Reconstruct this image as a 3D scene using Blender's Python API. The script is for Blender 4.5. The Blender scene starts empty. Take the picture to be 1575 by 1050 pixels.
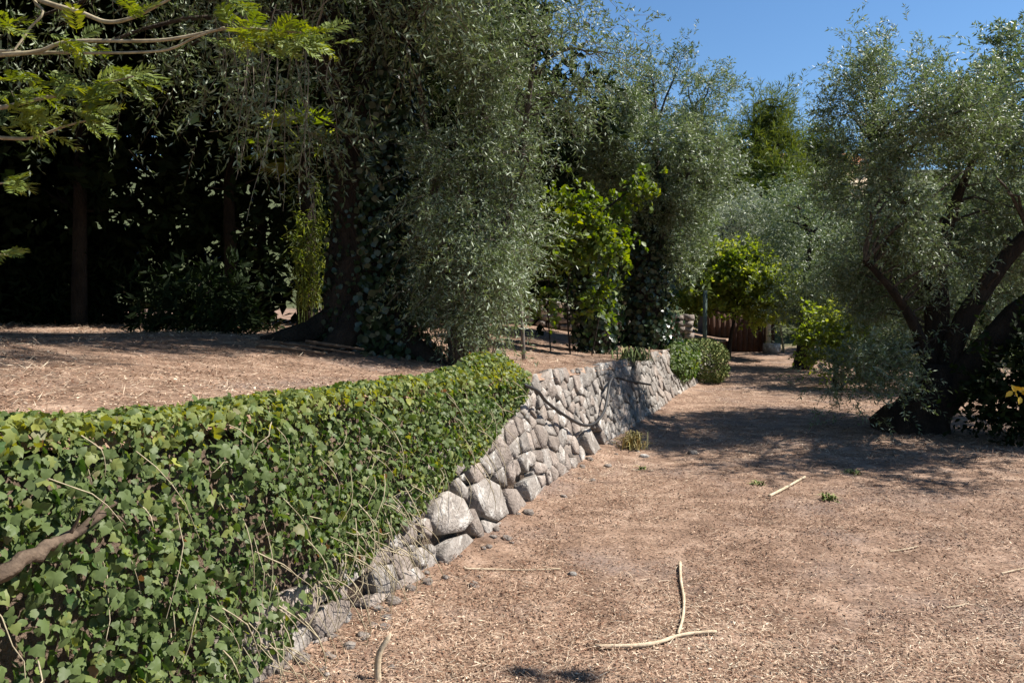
import bpy, math, random
import numpy as np
from mathutils import Vector, Matrix
random.seed(7)
SC = bpy.context.scene
COL = SC.collection
# ------------------------------------------------------------------ camera, sky, sun, exposure
EYE = 1.6
cam = bpy.data.objects.new('camera', bpy.data.cameras.new('camera'))
COL.objects.link(cam)
cam.location = (0, 0, EYE)
cam.rotation_euler = (math.radians(90), 0, 0)
cam.data.sensor_width = 36
cam.data.lens = 28
cam.data.shift_y = -45 / 1575
cam.data.clip_end = 2000
SC.camera = cam
SUN_AZ, SUN_EL = 4.0, 50.0           # azimuth measured from +X towards +Y
ce = math.cos(math.radians(SUN_EL))
SUND = Vector((ce * math.cos(math.radians(SUN_AZ)), ce * math.sin(math.radians(SUN_AZ)), math.sin(math.radians(SUN_EL))))
world = bpy.data.worlds.new('World')
SC.world = world
world.use_nodes = True
wn = world.node_tree.nodes
sky = wn.new('ShaderNodeTexSky')
sky.sky_type = 'NISHITA'
sky.sun_disc = False
sky.sun_elevation = math.radians(SUN_EL)
sky.sun_rotation = math.radians(90 - SUN_AZ)
sky.altitude = 200
sky.air_density = 1.1
sky.dust_density = 0.0
sky.ozone_density = 5.0
wn['Background'].inputs['Strength'].default_value = 0.055
skyhs = wn.new('ShaderNodeHueSaturation')
skyhs.inputs['Saturation'].default_value = 1.1
skyhs.inputs['Value'].default_value = 1.25
world.node_tree.links.new(sky.outputs[0], skyhs.inputs['Color'])
world.node_tree.links.new(skyhs.outputs[0], wn['Background'].inputs['Color'])
sd = bpy.data.lights.new('sun', 'SUN')
sd.energy = 5.0
sd.angle = math.radians(0.5)
sd.color = (1.0, 0.94, 0.86)
sun = bpy.data.objects.new('sun', sd)
COL.objects.link(sun)
sun.rotation_euler = (-SUND).to_track_quat('-Z', 'Y').to_euler()
sun.location = (10, 0, 20)
SC.view_settings.view_transform = 'Standard'
SC.view_settings.look = 'None'
SC.view_settings.gamma = 1
SC.view_settings.exposure = 1.08
SC.render.engine = 'CYCLES'
SC.cycles.max_bounces = 5
SC.cycles.diffuse_bounces = 2
SC.cycles.glossy_bounces = 2
SC.cycles.transparent_max_bounces = 4

# ------------------------------------------------------------------ helpers
F = 1225.0
def pix(px, py, d):
    """a point d metres in front of the camera position"""
    return np.array([(px - 787.5) / F * d, d, EYE - (py - 480) / F * d])
def rng(seed):
    return np.random.default_rng(seed)
def norm(a):
    return a / np.maximum(np.linalg.norm(a, axis=-1, keepdims=True), 1e-9)
def sstep(a, b, x):
    t = np.clip((x - a) / (b - a), 0, 1)
    return t * t * (3 - 2 * t)
def wob(x, y, f=1.0, seed=0):
    r = rng(1000 + seed)
    o = 0
    for k in range(7):
        a = r.uniform(0, 6.28)
        w = f * (0.6 + 0.5 * k)
        o = o + np.sin((np.cos(a) * x + np.sin(a) * y) * w + r.uniform(0, 6.28)) / (1 + .5 * k)
    return o / 3.2

def tag(o, label=None, cat=None, group=None, kind=None):
    if label: o['label'] = label
    if cat: o['category'] = cat
    if group: o['group'] = group
    if kind: o['kind'] = kind
    return o
def thing(name, loc, label, cat, group=None):
    o = bpy.data.objects.new(name, None)
    o.empty_display_size = .2
    o.location = Vector([float(c) for c in loc])
    COL.objects.link(o)
    return tag(o, label, cat, group)
def link(name, me, mat, parent=None, smooth=False):
    o = bpy.data.objects.new(name, me)
    if mat is not None and len(me.materials) == 0: me.materials.append(mat)
    COL.objects.link(o)
    if parent is not None: o.parent = parent
    if smooth: me.shade_smooth()
    return o
def origin_of(p):
    v = Vector((0, 0, 0))
    while p is not None:
        v = v + p.location
        p = p.parent
    return np.array(v)
def raw_mesh(name, V, faces, rnd=None, org=None):
    """V (n,3); faces = list of (m,k) int arrays"""
    V = np.asarray(V, dtype=np.float64)
    if org is not None: V = V - org
    me = bpy.data.meshes.new(name)
    me.vertices.add(len(V))
    me.vertices.foreach_set('co', V.astype(np.float32).ravel())
    faces = [np.asarray(f, dtype=np.int32) for f in faces if len(f)]
    li = np.concatenate([f.ravel() for f in faces])
    tot = np.concatenate([np.full(len(f), f.shape[1], np.int32) for f in faces])
    st = np.concatenate([[0], np.cumsum(tot)[:-1]]).astype(np.int32)
    me.loops.add(len(li))
    me.loops.foreach_set('vertex_index', li)
    me.polygons.add(len(tot))
    me.polygons.foreach_set('loop_start', st)
    me.polygons.foreach_set('loop_total', tot)
    if rnd is not None:
        at = me.attributes.new('rnd', 'FLOAT', 'POINT')
        at.data.foreach_set('value', np.asarray(rnd, dtype=np.float32))
    me.update(calc_edges=True)
    return me
def build(name, V, faces, mat, parent=None, rnd=None, smooth=False):
    me = raw_mesh(name, V, faces, rnd, origin_of(parent) if parent is not None else None)
    return link(name, me, mat, parent, smooth)

class MB:
    def __init__(s): s.V = []; s.Q = []; s.T = []; s.n = 0
    def add(s, V, Q=(), T=()):
        s.V.append(np.asarray(V, float))
        if len(Q): s.Q.append(np.asarray(Q) + s.n)
        if len(T): s.T.append(np.asarray(T) + s.n)
        s.n += len(V)
    def tube(s, P, R, k=8, rough=0.0, seed=0, cap=True):
        P = np.asarray(P, float); R = np.asarray(R, float)
        n = len(P)
        T = norm(np.gradient(P, axis=0))
        ref = np.array([0.31, 0.17, 0.94]) if abs(T[0] @ np.array([0.31, 0.17, 0.94])) < .9 else np.array([1., .2, 0])
        r = rng(seed)
        rows = []
        u = norm(np.cross(T[0], ref))
        ang = np.arange(k) / k * 2 * math.pi
        for i in range(n):
            u = norm(u - T[i] * (u @ T[i]))
            v = np.cross(T[i], u)
            rad = R[i] * (1 + rough * (np.sin(ang * 3 + i * .9 + seed) * .5 + r.normal(0, .5, k)))
            rows.append(P[i] + np.outer(np.cos(ang) * rad, u) + np.outer(np.sin(ang) * rad, v))
        V = np.concatenate(rows + [P[:1], P[-1:]])
        i = np.arange(n - 1)[:, None] * k
        j = np.arange(k)[None]
        jn = (j + 1) % k
        Q = np.stack([i + j, i + jn, i + k + jn, i + k + j], -1).reshape(-1, 4)
        T3 = []
        if cap:
            for q in range(k):
                T3.append((n * k, (q + 1) % k, q)); T3.append((n * k + 1, (n - 1) * k + q, (n - 1) * k + (q + 1) % k))
        s.add(V, Q, T3)
    def box(s, c, sz, rz=0.0, taper=1.0):
        a, b, h = [x / 2 for x in sz]
        V = np.array([(sx * a * (taper if sz_ > 0 else 1), sy * b * (taper if sz_ > 0 else 1), sz_ * h) for sz_ in (-1, 1) for sx, sy in ((-1, -1), (1, -1), (1, 1), (-1, 1))])
        R = np.array([[math.cos(rz), -math.sin(rz), 0], [math.sin(rz), math.cos(rz), 0], [0, 0, 1]])
        s.add(V @ R.T + np.array(c), [(3, 2, 1, 0), (4, 5, 6, 7), (0, 1, 5, 4), (1, 2, 6, 5), (2, 3, 7, 6), (3, 0, 4, 7)])
    def build(s, name, mat, parent=None, smooth=False, rnd=None):
        fs = []
        if s.Q: fs.append(np.concatenate(s.Q))
        if s.T: fs.append(np.concatenate(s.T))
        return build(name, np.concatenate(s.V), fs, mat, parent, rnd, smooth)

def spline(P, n):
    """smooth resample of a polyline of rows"""
    P = np.asarray(P, float)
    t = np.arange(len(P))
    tt = np.linspace(0, len(P) - 1, n)
    i = np.clip(tt.astype(int), 0, len(P) - 2)
    f = (tt - i)[:, None]
    p0 = P[np.maximum(i - 1, 0)]; p1 = P[i]; p2 = P[i + 1]; p3 = P[np.minimum(i + 2, len(P) - 1)]
    return .5 * ((2 * p1) + (-p0 + p2) * f + (2 * p0 - 5 * p1 + 4 * p2 - p3) * f ** 2 + (-p0 + 3 * p1 - 3 * p2 + p3) * f ** 3)

# leaf templates: (u along, v across, w normal), faces
T_FLAT = (np.array([(0, 0, 0), (.45, .5, 0), (1, 0, -.02), (.55, -.5, .004)]), [np.array([(0, 1, 2), (0, 2, 3)])])
T_NARROW = (np.array([(0, 0, 0), (.45, .5, .035), (1, 0, -.05), (.45, -.5, .035)]), [np.array([(0, 1, 2), (0, 2, 3)])])
T_BROAD = (np.array([(0, 0, 0), (.25, .42, .06), (.62, .44, .05), (1, 0, -.08), (.62, -.44, .05), (.25, -.42, .06)]),
           [np.array([(0, 1, 2, 3), (0, 3, 4, 5)])])
T_IVY = (np.array([(.34, 0, .05), (.0, 0, 0), (-.10, .26, -.02), (.15, .54, -.09), (.33, .40, .03), (.58, .37, -.04), (.74, .20, .02),
                   (1.02, 0, -.12), (.74, -.20, .02), (.58, -.37, -.04), (.33, -.40, .03), (.15, -.54, -.09), (-.10, -.26, -.02)]),
         [np.array([(0, k, k + 1) for k in range(1, 12)] + [(0, 12, 1)])])
def leaf_geo(P, D, N, L, W, tmpl):
    """leaves with base P, direction D, normal N, length L, width W"""
    D = norm(D)
    S = norm(np.cross(N, D))
    N = np.cross(D, S)
    tv, tf = tmpl
    k = len(tv)
    V = (P[:, None, :] + D[:, None, :] * (tv[None, :, 0:1] * L[:, None, None]) + S[:, None, :] * (tv[None, :, 1:2] * W[:, None, None])
         + N[:, None, :] * (tv[None, :, 2:3] * L[:, None, None])).reshape(-1, 3)
    off = np.arange(len(P))[:, None, None] * k
    fs = [(f[None] + off).reshape(-1, f.shape[1]) for f in tf]
    return V, fs, k
def leaves(name, P, D, N, L, W, tmpl, mat, parent, rnd, kind='stuff'):
    V, fs, k = leaf_geo(P, D, N, L, W, tmpl)
    o = build(name, V, fs, mat, parent, np.repeat(rnd, k))
    return tag(o, kind=kind) if kind else o

# ------------------------------------------------------------------ materials
def new_mat(name):
    m = bpy.data.materials.new(name)
    m.use_nodes = True
    nt = m.node_tree
    return m, nt, nt.nodes, nt.links, nt.nodes['Principled BSDF']
def ramp(nodes, stops, interp='LINEAR'):
    r = nodes.new('ShaderNodeValToRGB')
    r.color_ramp.interpolation = interp
    e = r.color_ramp.elements
    while len(e) < len(stops): e.new(0.5)
    for x, (p, c) in zip(e, stops):
        x.position = p
        x.color = (*c, 1)
    return r
def leaf_mat(name, stops, back, transl=.3, rough=.5, spec=.4):
    m, nt, n, l, b = new_mat(name)
    at = n.new('ShaderNodeAttribute'); at.attribute_name = 'rnd'
    r = ramp(n, stops)
    l.new(at.outputs['Fac'], r.inputs[0])
    g = n.new('ShaderNodeNewGeometry')
    mx = n.new('ShaderNodeMix'); mx.data_type = 'RGBA'
    l.new(g.outputs['Backfacing'], mx.inputs[0])
    l.new(r.outputs[0], mx.inputs[6])
    bm = n.new('ShaderNodeMix'); bm.data_type = 'RGBA'
    bm.inputs[0].default_value = .7
    l.new(r.outputs[0], bm.inputs[6]); bm.inputs[7].default_value = (*back, 1)
    l.new(bm.outputs[2], mx.inputs[7])
    l.new(mx.outputs[2], b.inputs['Base Color'])
    b.inputs['Roughness'].default_value = rough
    b.inputs['Specular IOR Level'].default_value = spec
    t = n.new('ShaderNodeBsdfTranslucent')
    hs = n.new('ShaderNodeHueSaturation'); hs.inputs['Saturation'].default_value = 1.25; hs.inputs['Value'].default_value = 1.7
    hs.inputs['Hue'].default_value = .485
    l.new(r.outputs[0], hs.inputs['Color'])
    l.new(hs.outputs[0], t.inputs['Color'])
    ms = n.new('ShaderNodeMixShader'); ms.inputs[0].default_value = transl
    l.new(b.outputs[0], ms.inputs[1]); l.new(t.outputs[0], ms.inputs[2])
    l.new(ms.outputs[0], n['Material Output'].inputs['Surface'])
    return m
def rough_mat(name, stops, scale=8.0, detail=8, bump=.5, dist=.02, rough=.9, obj_rand=0.0, stretch=(1, 1, 1), extra=None, fine=60.0, scrub=False):
    m, nt, n, l, b = new_mat(name)
    tc = n.new('ShaderNodeTexCoord')
    mp = n.new('ShaderNodeMapping'); mp.inputs['Scale'].default_value = stretch
    l.new(tc.outputs['Object'], mp.inputs[0])
    vec = mp.outputs[0]
    oi = n.new('ShaderNodeObjectInfo')
    if obj_rand:
        va = n.new('ShaderNodeVectorMath'); va.operation = 'ADD'
        cx = n.new('ShaderNodeCombineXYZ')
        mu = n.new('ShaderNodeMath'); mu.operation = 'MULTIPLY'; mu.inputs[1].default_value = 37
        l.new(oi.outputs['Random'], mu.inputs[0]); l.new(mu.outputs[0], cx.inputs[0])
        l.new(vec, va.inputs[0]); l.new(cx.outputs[0], va.inputs[1]); vec = va.outputs[0]
    nz = n.new('ShaderNodeTexNoise'); nz.inputs['Scale'].default_value = scale; nz.inputs['Detail'].default_value = detail
    nz.inputs['Roughness'].default_value = .65
    l.new(vec, nz.inputs['Vector'])
    r = ramp(n, stops)
    l.new(nz.outputs['Fac'], r.inputs[0])
    colr = r.outputs[0]
    f2 = n.new('ShaderNodeTexNoise'); f2.inputs['Scale'].default_value = fine; f2.inputs['Detail'].default_value = 6
    l.new(vec, f2.inputs['Vector'])
    if extra:                                       # blotches of another colour: (colour, scale, low, high)
        e = n.new('ShaderNodeTexNoise'); e.inputs['Scale'].default_value = extra[1]; e.inputs['Detail'].default_value = 5
        l.new(vec, e.inputs['Vector'])
        er = ramp(n, [(extra[2], (0, 0, 0)), (extra[3], (1, 1, 1))])
        l.new(e.outputs['Fac'], er.inputs[0])
        mx = n.new('ShaderNodeMix'); mx.data_type = 'RGBA'
        l.new(er.outputs[0], mx.inputs[0]); l.new(colr, mx.inputs[6]); mx.inputs[7].default_value = (*extra[0], 1)
        colr = mx.outputs[2]
    if scrub:                                       # scrub covered slope far beyond the garden
        sx = n.new('ShaderNodeSeparateXYZ'); l.new(tc.outputs['Object'], sx.inputs[0])
        sm = n.new('ShaderNodeMapRange'); sm.inputs[1].default_value = 28; sm.inputs[2].default_value = 34
        l.new(sx.outputs['Y'], sm.inputs[0])
        sr = ramp(n, [(.35, (.03, .045, .015)), (.65, (.10, .11, .045))]); l.new(f2.outputs['Fac'], sr.inputs[0])
        mz = n.new('ShaderNodeMix'); mz.data_type = 'RGBA'; l.new(sm.outputs[0], mz.inputs[0]); l.new(colr, mz.inputs[6]); l.new(sr.outputs[0], mz.inputs[7])
        colr = mz.outputs[2]
    hs = n.new('ShaderNodeHueSaturation')
    if obj_rand:
        mr = n.new('ShaderNodeMapRange'); mr.inputs[3].default_value = 1 - obj_rand; mr.inputs[4].default_value = 1 + obj_rand
        l.new(oi.outputs['Random'], mr.inputs[0]); l.new(mr.outputs[0], hs.inputs['Value'])
    l.new(colr, hs.inputs['Color'])
    mm = n.new('ShaderNodeMix'); mm.data_type = 'RGBA'; mm.blend_type = 'MULTIPLY'; mm.inputs[0].default_value = .55
    fr = ramp(n, [(.3, (.45, .45, .45)), (.62, (1.15, 1.15, 1.15))])
    l.new(f2.outputs['Fac'], fr.inputs[0])
    l.new(hs.outputs[0], mm.inputs[6]); l.new(fr.outputs[0], mm.inputs[7])
    l.new(mm.outputs[2], b.inputs['Base Color'])
    b.inputs['Roughness'].default_value = rough
    b.inputs['Specular IOR Level'].default_value = .25
    ad = n.new('ShaderNodeMath'); ad.operation = 'ADD'
    l.new(nz.outputs['Fac'], ad.inputs[0]); l.new(f2.outputs['Fac'], ad.inputs[1])
    bp = n.new('ShaderNodeBump'); bp.inputs['Strength'].default_value = bump; bp.inputs['Distance'].default_value = dist
    l.new(ad.outputs[0], bp.inputs['Height']); l.new(bp.outputs[0], b.inputs['Normal'])
    return m
def attr_mat(name, stops, rough=.8, interp='LINEAR', transl=0.0):
    m, nt, n, l, b = new_mat(name)
    at = n.new('ShaderNodeAttribute'); at.attribute_name = 'rnd'
    r = ramp(n, stops, interp)
    l.new(at.outputs['Fac'], r.inputs[0]); l.new(r.outputs[0], b.inputs['Base Color'])
    b.inputs['Roughness'].default_value = rough
    b.inputs['Specular IOR Level'].default_value = .25
    return m

M = {}
M['olive'] = leaf_mat('olive leaves', [(0, (.055, .085, .030)), (.5, (.112, .155, .062)), (1, (.21, .26, .125))], (.31, .36, .25), .24, .45, .4)
M['olive_grey'] = leaf_mat('grey olive leaves', [(0, (.12, .145, .085)), (1, (.25, .285, .18))], (.32, .35, .26), .2, .5, .4)
M['ivy'] = leaf_mat('ivy leaves', [(0, (.015, .04, .011)), (.4, (.048, .092, .024)), (.75, (.108, .16, .044)), (.92, (.27, .29, .065)), (1, (.20, .12, .06))], (.11, .14, .05), .27, .5, .2)
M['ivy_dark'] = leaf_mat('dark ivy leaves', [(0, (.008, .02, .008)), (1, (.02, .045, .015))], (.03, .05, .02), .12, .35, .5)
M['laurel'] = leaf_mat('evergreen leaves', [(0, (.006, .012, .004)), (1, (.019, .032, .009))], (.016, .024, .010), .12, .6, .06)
M['bright'] = leaf_mat('bright green leaves', [(0, (.06, .11, .014)), (.6, (.125, .18, .024)), (1, (.25, .28, .045))], (.14, .18, .05), .36, .5, .3)
M['lemon'] = leaf_mat('citrus leaves', [(0, (.08, .125, .026)), (.6, (.175, .225, .05)), (1, (.30, .32, .09))], (.15, .19, .05), .45, .45, .25)
M['mimosa'] = leaf_mat('feathery leaves', [(0, (.07, .11, .014)), (.6, (.14, .185, .028)), (1, (.26, .27, .05))], (.13, .17, .05), .3, .5, .3)
M['pine'] = leaf_mat('pine needles', [(0, (.04, .07, .016)), (1, (.16, .195, .045))], (.10, .13, .035), .25, .6, .2)
M['bark'] = rough_mat('grey bark', [(.3, (.03, .025, .02)), (.7, (.14, .115, .09))], 6, 8, .9, .04, stretch=(1, 1, .35))
M['bark_dark'] = rough_mat('dark bark', [(.3, (.014, .010, .007)), (.7, (.055, .040, .028))], 5, 8, .9, .05, stretch=(1, 1, .35))
M['twig'] = rough_mat('twig bark', [(.3, (.10, .085, .06)), (.7, (.26, .22, .16))], 12, 4, .3, .005)
M['twig_pale'] = rough_mat('pale twig bark', [(.3, (.22, .18, .11)), (.7, (.42, .36, .24))], 14, 4, .3, .004)
M['stone'] = rough_mat('wall stone', [(.25, (.12, .105, .09)), (.5, (.25, .222, .195)), (.75, (.40, .37, .33))], 5, 9, .8, .02, obj_rand=.28,
                       extra=((.50, .48, .44), 9, .56, .70), fine=45)
M['stone_warm'] = rough_mat('brown wall stone', [(.25, (.12, .095, .078)), (.5, (.24, .20, .17)), (.75, (.36, .315, .27))], 5, 9, .8, .02, obj_rand=.25,
                            extra=((.42, .39, .35), 8, .6, .74), fine=45)
M['earth'] = rough_mat('dry earth', [(.3, (.06, .042, .03)), (.7, (.19, .135, .095))], 7, 9, 1, .03)
M['ground'] = rough_mat('dry ground', [(.30, (.11, .066, .042)), (.5, (.235, .152, .104)), (.70, (.39, .275, .20))], 3.2, 12, .8, .02,
                        extra=((.19, .14, .115), 1.1, .52, .72), fine=38, scrub=True)
M['litter'] = attr_mat('straw litter', [(0, (.05, .03, .022)), (.18, (.145, .066, .036)), (.43, (.30, .184, .12)), (.70, (.46, .328, .226)), (1, (.74, .62, .46))], .75)
M['cane'] = rough_mat('dry cane', [(.3, (.36, .28, .18)), (.7, (.56, .46, .33))], 9, 5, .3, .004)
M['wood'] = rough_mat('weathered branch', [(.3, (.045, .03, .02)), (.7, (.15, .108, .074))], 9, 8, .7, .01, stretch=(1, 1, 1))
M['stakewood'] = rough_mat('grey stake', [(.3, (.09, .08, .07)), (.7, (.22, .195, .17))], 9, 6, .5, .01)
M['shed'] = rough_mat('rust red boards', [(.3, (.05, .027, .019)), (.7, (.105, .056, .039))], 4, 6, .3, .01, obj_rand=.2)
M['post'] = rough_mat('green painted post', [(.3, (.05, .075, .06)), (.7, (.11, .15, .125))], 6, 4, .2, .004)
M['roof'] = rough_mat('terracotta tiles', [(.3, (.38, .14, .07)), (.7, (.55, .25, .14))], 6, 5, .4, .02, obj_rand=.2)
M['plaster'] = rough_mat('cream plaster', [(.3, (.55, .43, .30)), (.7, (.66, .54, .40))], 3, 5, .2, .01)
M['grass_dry'] = attr_mat('dry grass', [(0, (.16, .14, .04)), (.5, (.34, .27, .1)), (1, (.55, .45, .22))])
M['weed'] = attr_mat('wall top weeds', [(0, (.03, .05, .015)), (.7, (.08, .11, .03)), (1, (.25, .24, .1))])
M['grass_green'] = attr_mat('green grass', [(0, (.05, .08, .02)), (.6, (.13, .17, .045)), (1, (.36, .33, .13))])
def plain(name, c, rough=.5):
    m, nt, n, l, b = new_mat(name)
    nz = n.new('ShaderNodeTexNoise'); nz.inputs['Scale'].default_value = 25; nz.inputs['Detail'].default_value = 4
    r = ramp(n, [(.3, tuple(x * .75 for x in c)), (.7, tuple(min(1, x * 1.2) for x in c))])
    l.new(nz.outputs['Fac'], r.inputs[0]); l.new(r.outputs[0], b.inputs['Base Color'])
    b.inputs['Roughness'].default_value = rough
    return m
M['hose'] = plain('black hose', (.013, .012, .012), .6)
M['glass'] = plain('window glass', (.03, .04, .05), .1)
M['fruit'] = plain('yellow fruit', (.75, .48, .03), .45)

# ------------------------------------------------------------------ terrain
WA, WB, BAT = .36, 2.23, .27                       # wall line x = WA*y - WB, batter
HY = np.array([-4, 0, 2.5, 3, 5, 7.8, 11, 13, 16, 20, 24, 40])
HZ = np.array([1.26, 1.26, 1.22, 1.15, 1.11, 1.0, .9, .9, .86, .78, .72, .6])
def htop(y): return np.interp(y, HY, HZ)
WN = norm(np.array([1.0, -WA, BAT]))
def face(y, z, off=0.0):
    y = np.asarray(y, float); z = np.asarray(z, float)
    P = np.stack([WA * y - WB - BAT * z, y + 0 * z, z + 0 * y], -1)
    return P + WN * np.asarray(off)[..., None]
def pix_face(px, py):
    t = (px - 787.5) / F; w = -(py - 480) / F
    d = -(WB + BAT * EYE) / (t - WA + BAT * w)
    return d, EYE + w * d
def edge_x(y): return WA * y - WB - BAT * htop(y)
def hill(x, y):
    return .34 * np.maximum(0, y - 31) * sstep(31, 50, y) * (1 - .6 * sstep(70, 120, y)) + .25 * sstep(20, 31, y)
def zg(x, y):
    s = x - (WA * y - WB)
    bank = .07 * np.exp(-np.maximum(s, 0) / .2) * (s > -.4)
    near = sstep(40, 10, np.hypot(x, y))
    return .035 * wob(x, y, .9, 1) * near + .012 * wob(x, y, 5, 2) * near + bank * (y < 26) + hill(x, y)
def zt(x, y):
    s = (edge_x(y) - x) * .94
    base = htop(y) + (1.30 + .012 * s - htop(y)) * sstep(0, 3.8, s)
    base = base + (hill(x, y)) * sstep(0, 4, s)
    return base + (.03 * wob(x, y, 1.1, 3) + .014 * wob(x, y, 5, 4)) * sstep(0, .5, s)
def pix_ground(px, py, it=12):
    d = EYE * F / (py - 480)
    for _ in range(it):
        p = pix(px, py, d); d = (EYE - zg(p[0], p[1])) * F / (py - 480)
    p = pix(px, py, d); p[2] = zg(p[0], p[1]); return p

def grid_mesh(X, Y, Z):
    ny, nx = X.shape
    V = np.stack([X, Y, Z], -1).reshape(-1, 3)
    i = np.arange(ny - 1)[:, None] * nx; j = np.arange(nx - 1)[None]
    return V, [np.stack([i + j, i + j + 1, i + nx + j + 1, i + nx + j], -1).reshape(-1, 4)]
ys = np.concatenate([np.linspace(-300, -12, 12), np.arange(-10, 2, .8), np.arange(2, 14, .12), np.arange(14, 34, .4), np.arange(34, 120, 3), np.linspace(125, 600, 12)])
xs = np.concatenate([np.linspace(-400, -22, 14), np.arange(-20, -2, 1.), np.arange(-2, 9, .12), np.arange(9, 30, .8), np.linspace(31, 400, 22)])
X, Y = np.meshgrid(xs, ys)
V, fs = grid_mesh(X, Y, zg(X, Y))
tag(build('ground', V, fs, M['ground'], smooth=True), kind='structure')
ys = np.concatenate([np.arange(-8, 1.5, .6), np.arange(1.5, 12, .08), np.arange(12, 24, .3), np.arange(24, 46, 1.5)])
ss = np.concatenate([[-.03], np.arange(0.02, 7, .08), np.arange(7, 14, .4), np.arange(14, 60, 4)])
S_, Y = np.meshgrid(ss, ys)
X = edge_x(Y) - S_
Z = zt(X, Y); Z[:, 0] -= .06
V, fs = grid_mesh(X, Y, Z)
tag(build('terrace_ground', V, [fs[0][:, ::-1]], M['ground'], smooth=True), kind='structure')

# ------------------------------------------------------------------ litter of mown straw and dead leaves
def litter(name, P, sizes, seed, pale=0.0):
    r = rng(seed); n = len(P)
    a = r.uniform(0, 2 * math.pi, n)
    straw = r.random(n) < .62
    clump = np.clip((wob(P[:, 0], P[:, 1], 11, seed + 5) + .7 * wob(P[:, 0], P[:, 1], 27, seed + 6)) * 1.3, 0, 1)
    steep = r.random(n) < .4 + .5 * clump
    tilt = r.normal(0, 1, n) * np.where(steep, .34, .1) + (r.random(n) < .06) * r.uniform(.2, .9, n)
    D = np.stack([np.cos(a), np.sin(a), tilt], -1)
    N = norm(np.stack([r.normal(0, 1, n), r.normal(0, 1, n), np.zeros(n)], -1) * np.where(steep, .8, .2)[:, None] + np.array([0, 0, 1.]))
    L = np.where(straw, r.uniform(.025, .11, n), r.uniform(.010, .030, n)) * sizes
    W = np.where(straw, r.uniform(.0018, .0040, n), r.uniform(.006, .016, n)) * sizes
    rn = np.where(straw, np.clip(r.normal(.60 + pale, .24, n), .05, 1), np.clip(r.normal(.34 + pale, .26, n), 0, .95))
    patch = wob(P[:, 0], P[:, 1], 2.0, seed) * .20 + wob(P[:, 0], P[:, 1], .6, seed + 50) * .16
    P = P + np.stack([0 * a, 0 * a, (r.uniform(.0005, .012, n) + .028 * clump * r.random(n)) * sizes], -1)
    bare = (wob(P[:, 0], P[:, 1], 3.1, seed + 70) + .5 * wob(P[:, 0], P[:, 1], 9, seed + 71) < -.25) & (r.random(n) < .6)
    P, D, N, L, W, rn, patch = [q_[~bare] for q_ in (P, D, N, L, W, rn, patch)]
    o = leaves(name, P, D, N, L, W, T_FLAT, M['litter'], None, np.clip(rn + patch, 0, 1))
    return o
r = rng(11)
n = 255000
d = 2.9 * (24 / 2.9) ** r.random(n) ** 1.12
x = d * r.uniform(-.38, .72, n)
ok = x - (WA * d - WB) > .02
d, x = d[ok], x[ok]
tag(litter('straw_litter', np.stack([x, d, zg(x, d)], -1), .68 + .045 * d, 12), 'mown dry straw and dead leaves covering the lower ground', 'dry grass')
n = 85000
d = 2.2 * (15 / 2.2) ** r.random(n)
x = d * r.uniform(-.72, .26, n)
s = edge_x(d) - x
ok = s > .03
d, x = d[ok], x[ok]
tag(litter('straw_litter', np.stack([x, d, zt(x, d)], -1), .7 + .05 * d, 13, .06), 'mown dry straw covering the upper terrace', 'dry grass')

# ------------------------------------------------------------------ retaining wall
# lower edge of the ivy curtain on the wall face, as height over the distance along it
IVB = np.array([pix_face(px, py) for px, py in [(300, 1120), (420, 985), (490, 925), (545, 880), (590, 842), (635, 795), (672, 752), (725, 712), (762, 672), (788, 640), (812, 605)]])
IVY_END = 7.35
def ivy_low(y):
    return np.interp(y, IVB[:, 0], IVB[:, 1])
wall = thing('stone_retaining_wall', (WA * 9 - WB, 9, 0), 'long dry stone retaining wall holding the terrace beside the path', 'stone wall')
yy = np.concatenate([np.arange(-4, 3, 1.), np.arange(3, 24.6, .25)])
mb = MB()
prof = [face(yy, yy * 0 - .3, -.07), face(yy, htop(yy) * .5, -.06), face(yy, htop(yy) - .05, -.05), face(yy, htop(yy) - .05, -.05) + np.array([-.35, 0, 0]), face(yy, yy * 0 - .3, -.07) + np.array([-.7, 0, 0])]
n = len(yy)
V = np.stack(prof, 1).reshape(-1, 3)
Q = []
for i in range(n - 1):
    for k in range(5):
        k2 = (k + 1) % 5
        Q.append((i * 5 + k, (i + 1) * 5 + k, (i + 1) * 5 + k2, i * 5 + k2))
mb.add(V, Q)
mb.build('earth_core', M['earth'], wall)
stones = []                                        # (y, z, half-length, half-height, tilt, outline or None, depth)
def poly_stone(pts, bulge, warm):
    q = np.array([pix_face(*p) for p in pts])
    stones.append((q, bulge, warm))
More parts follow.
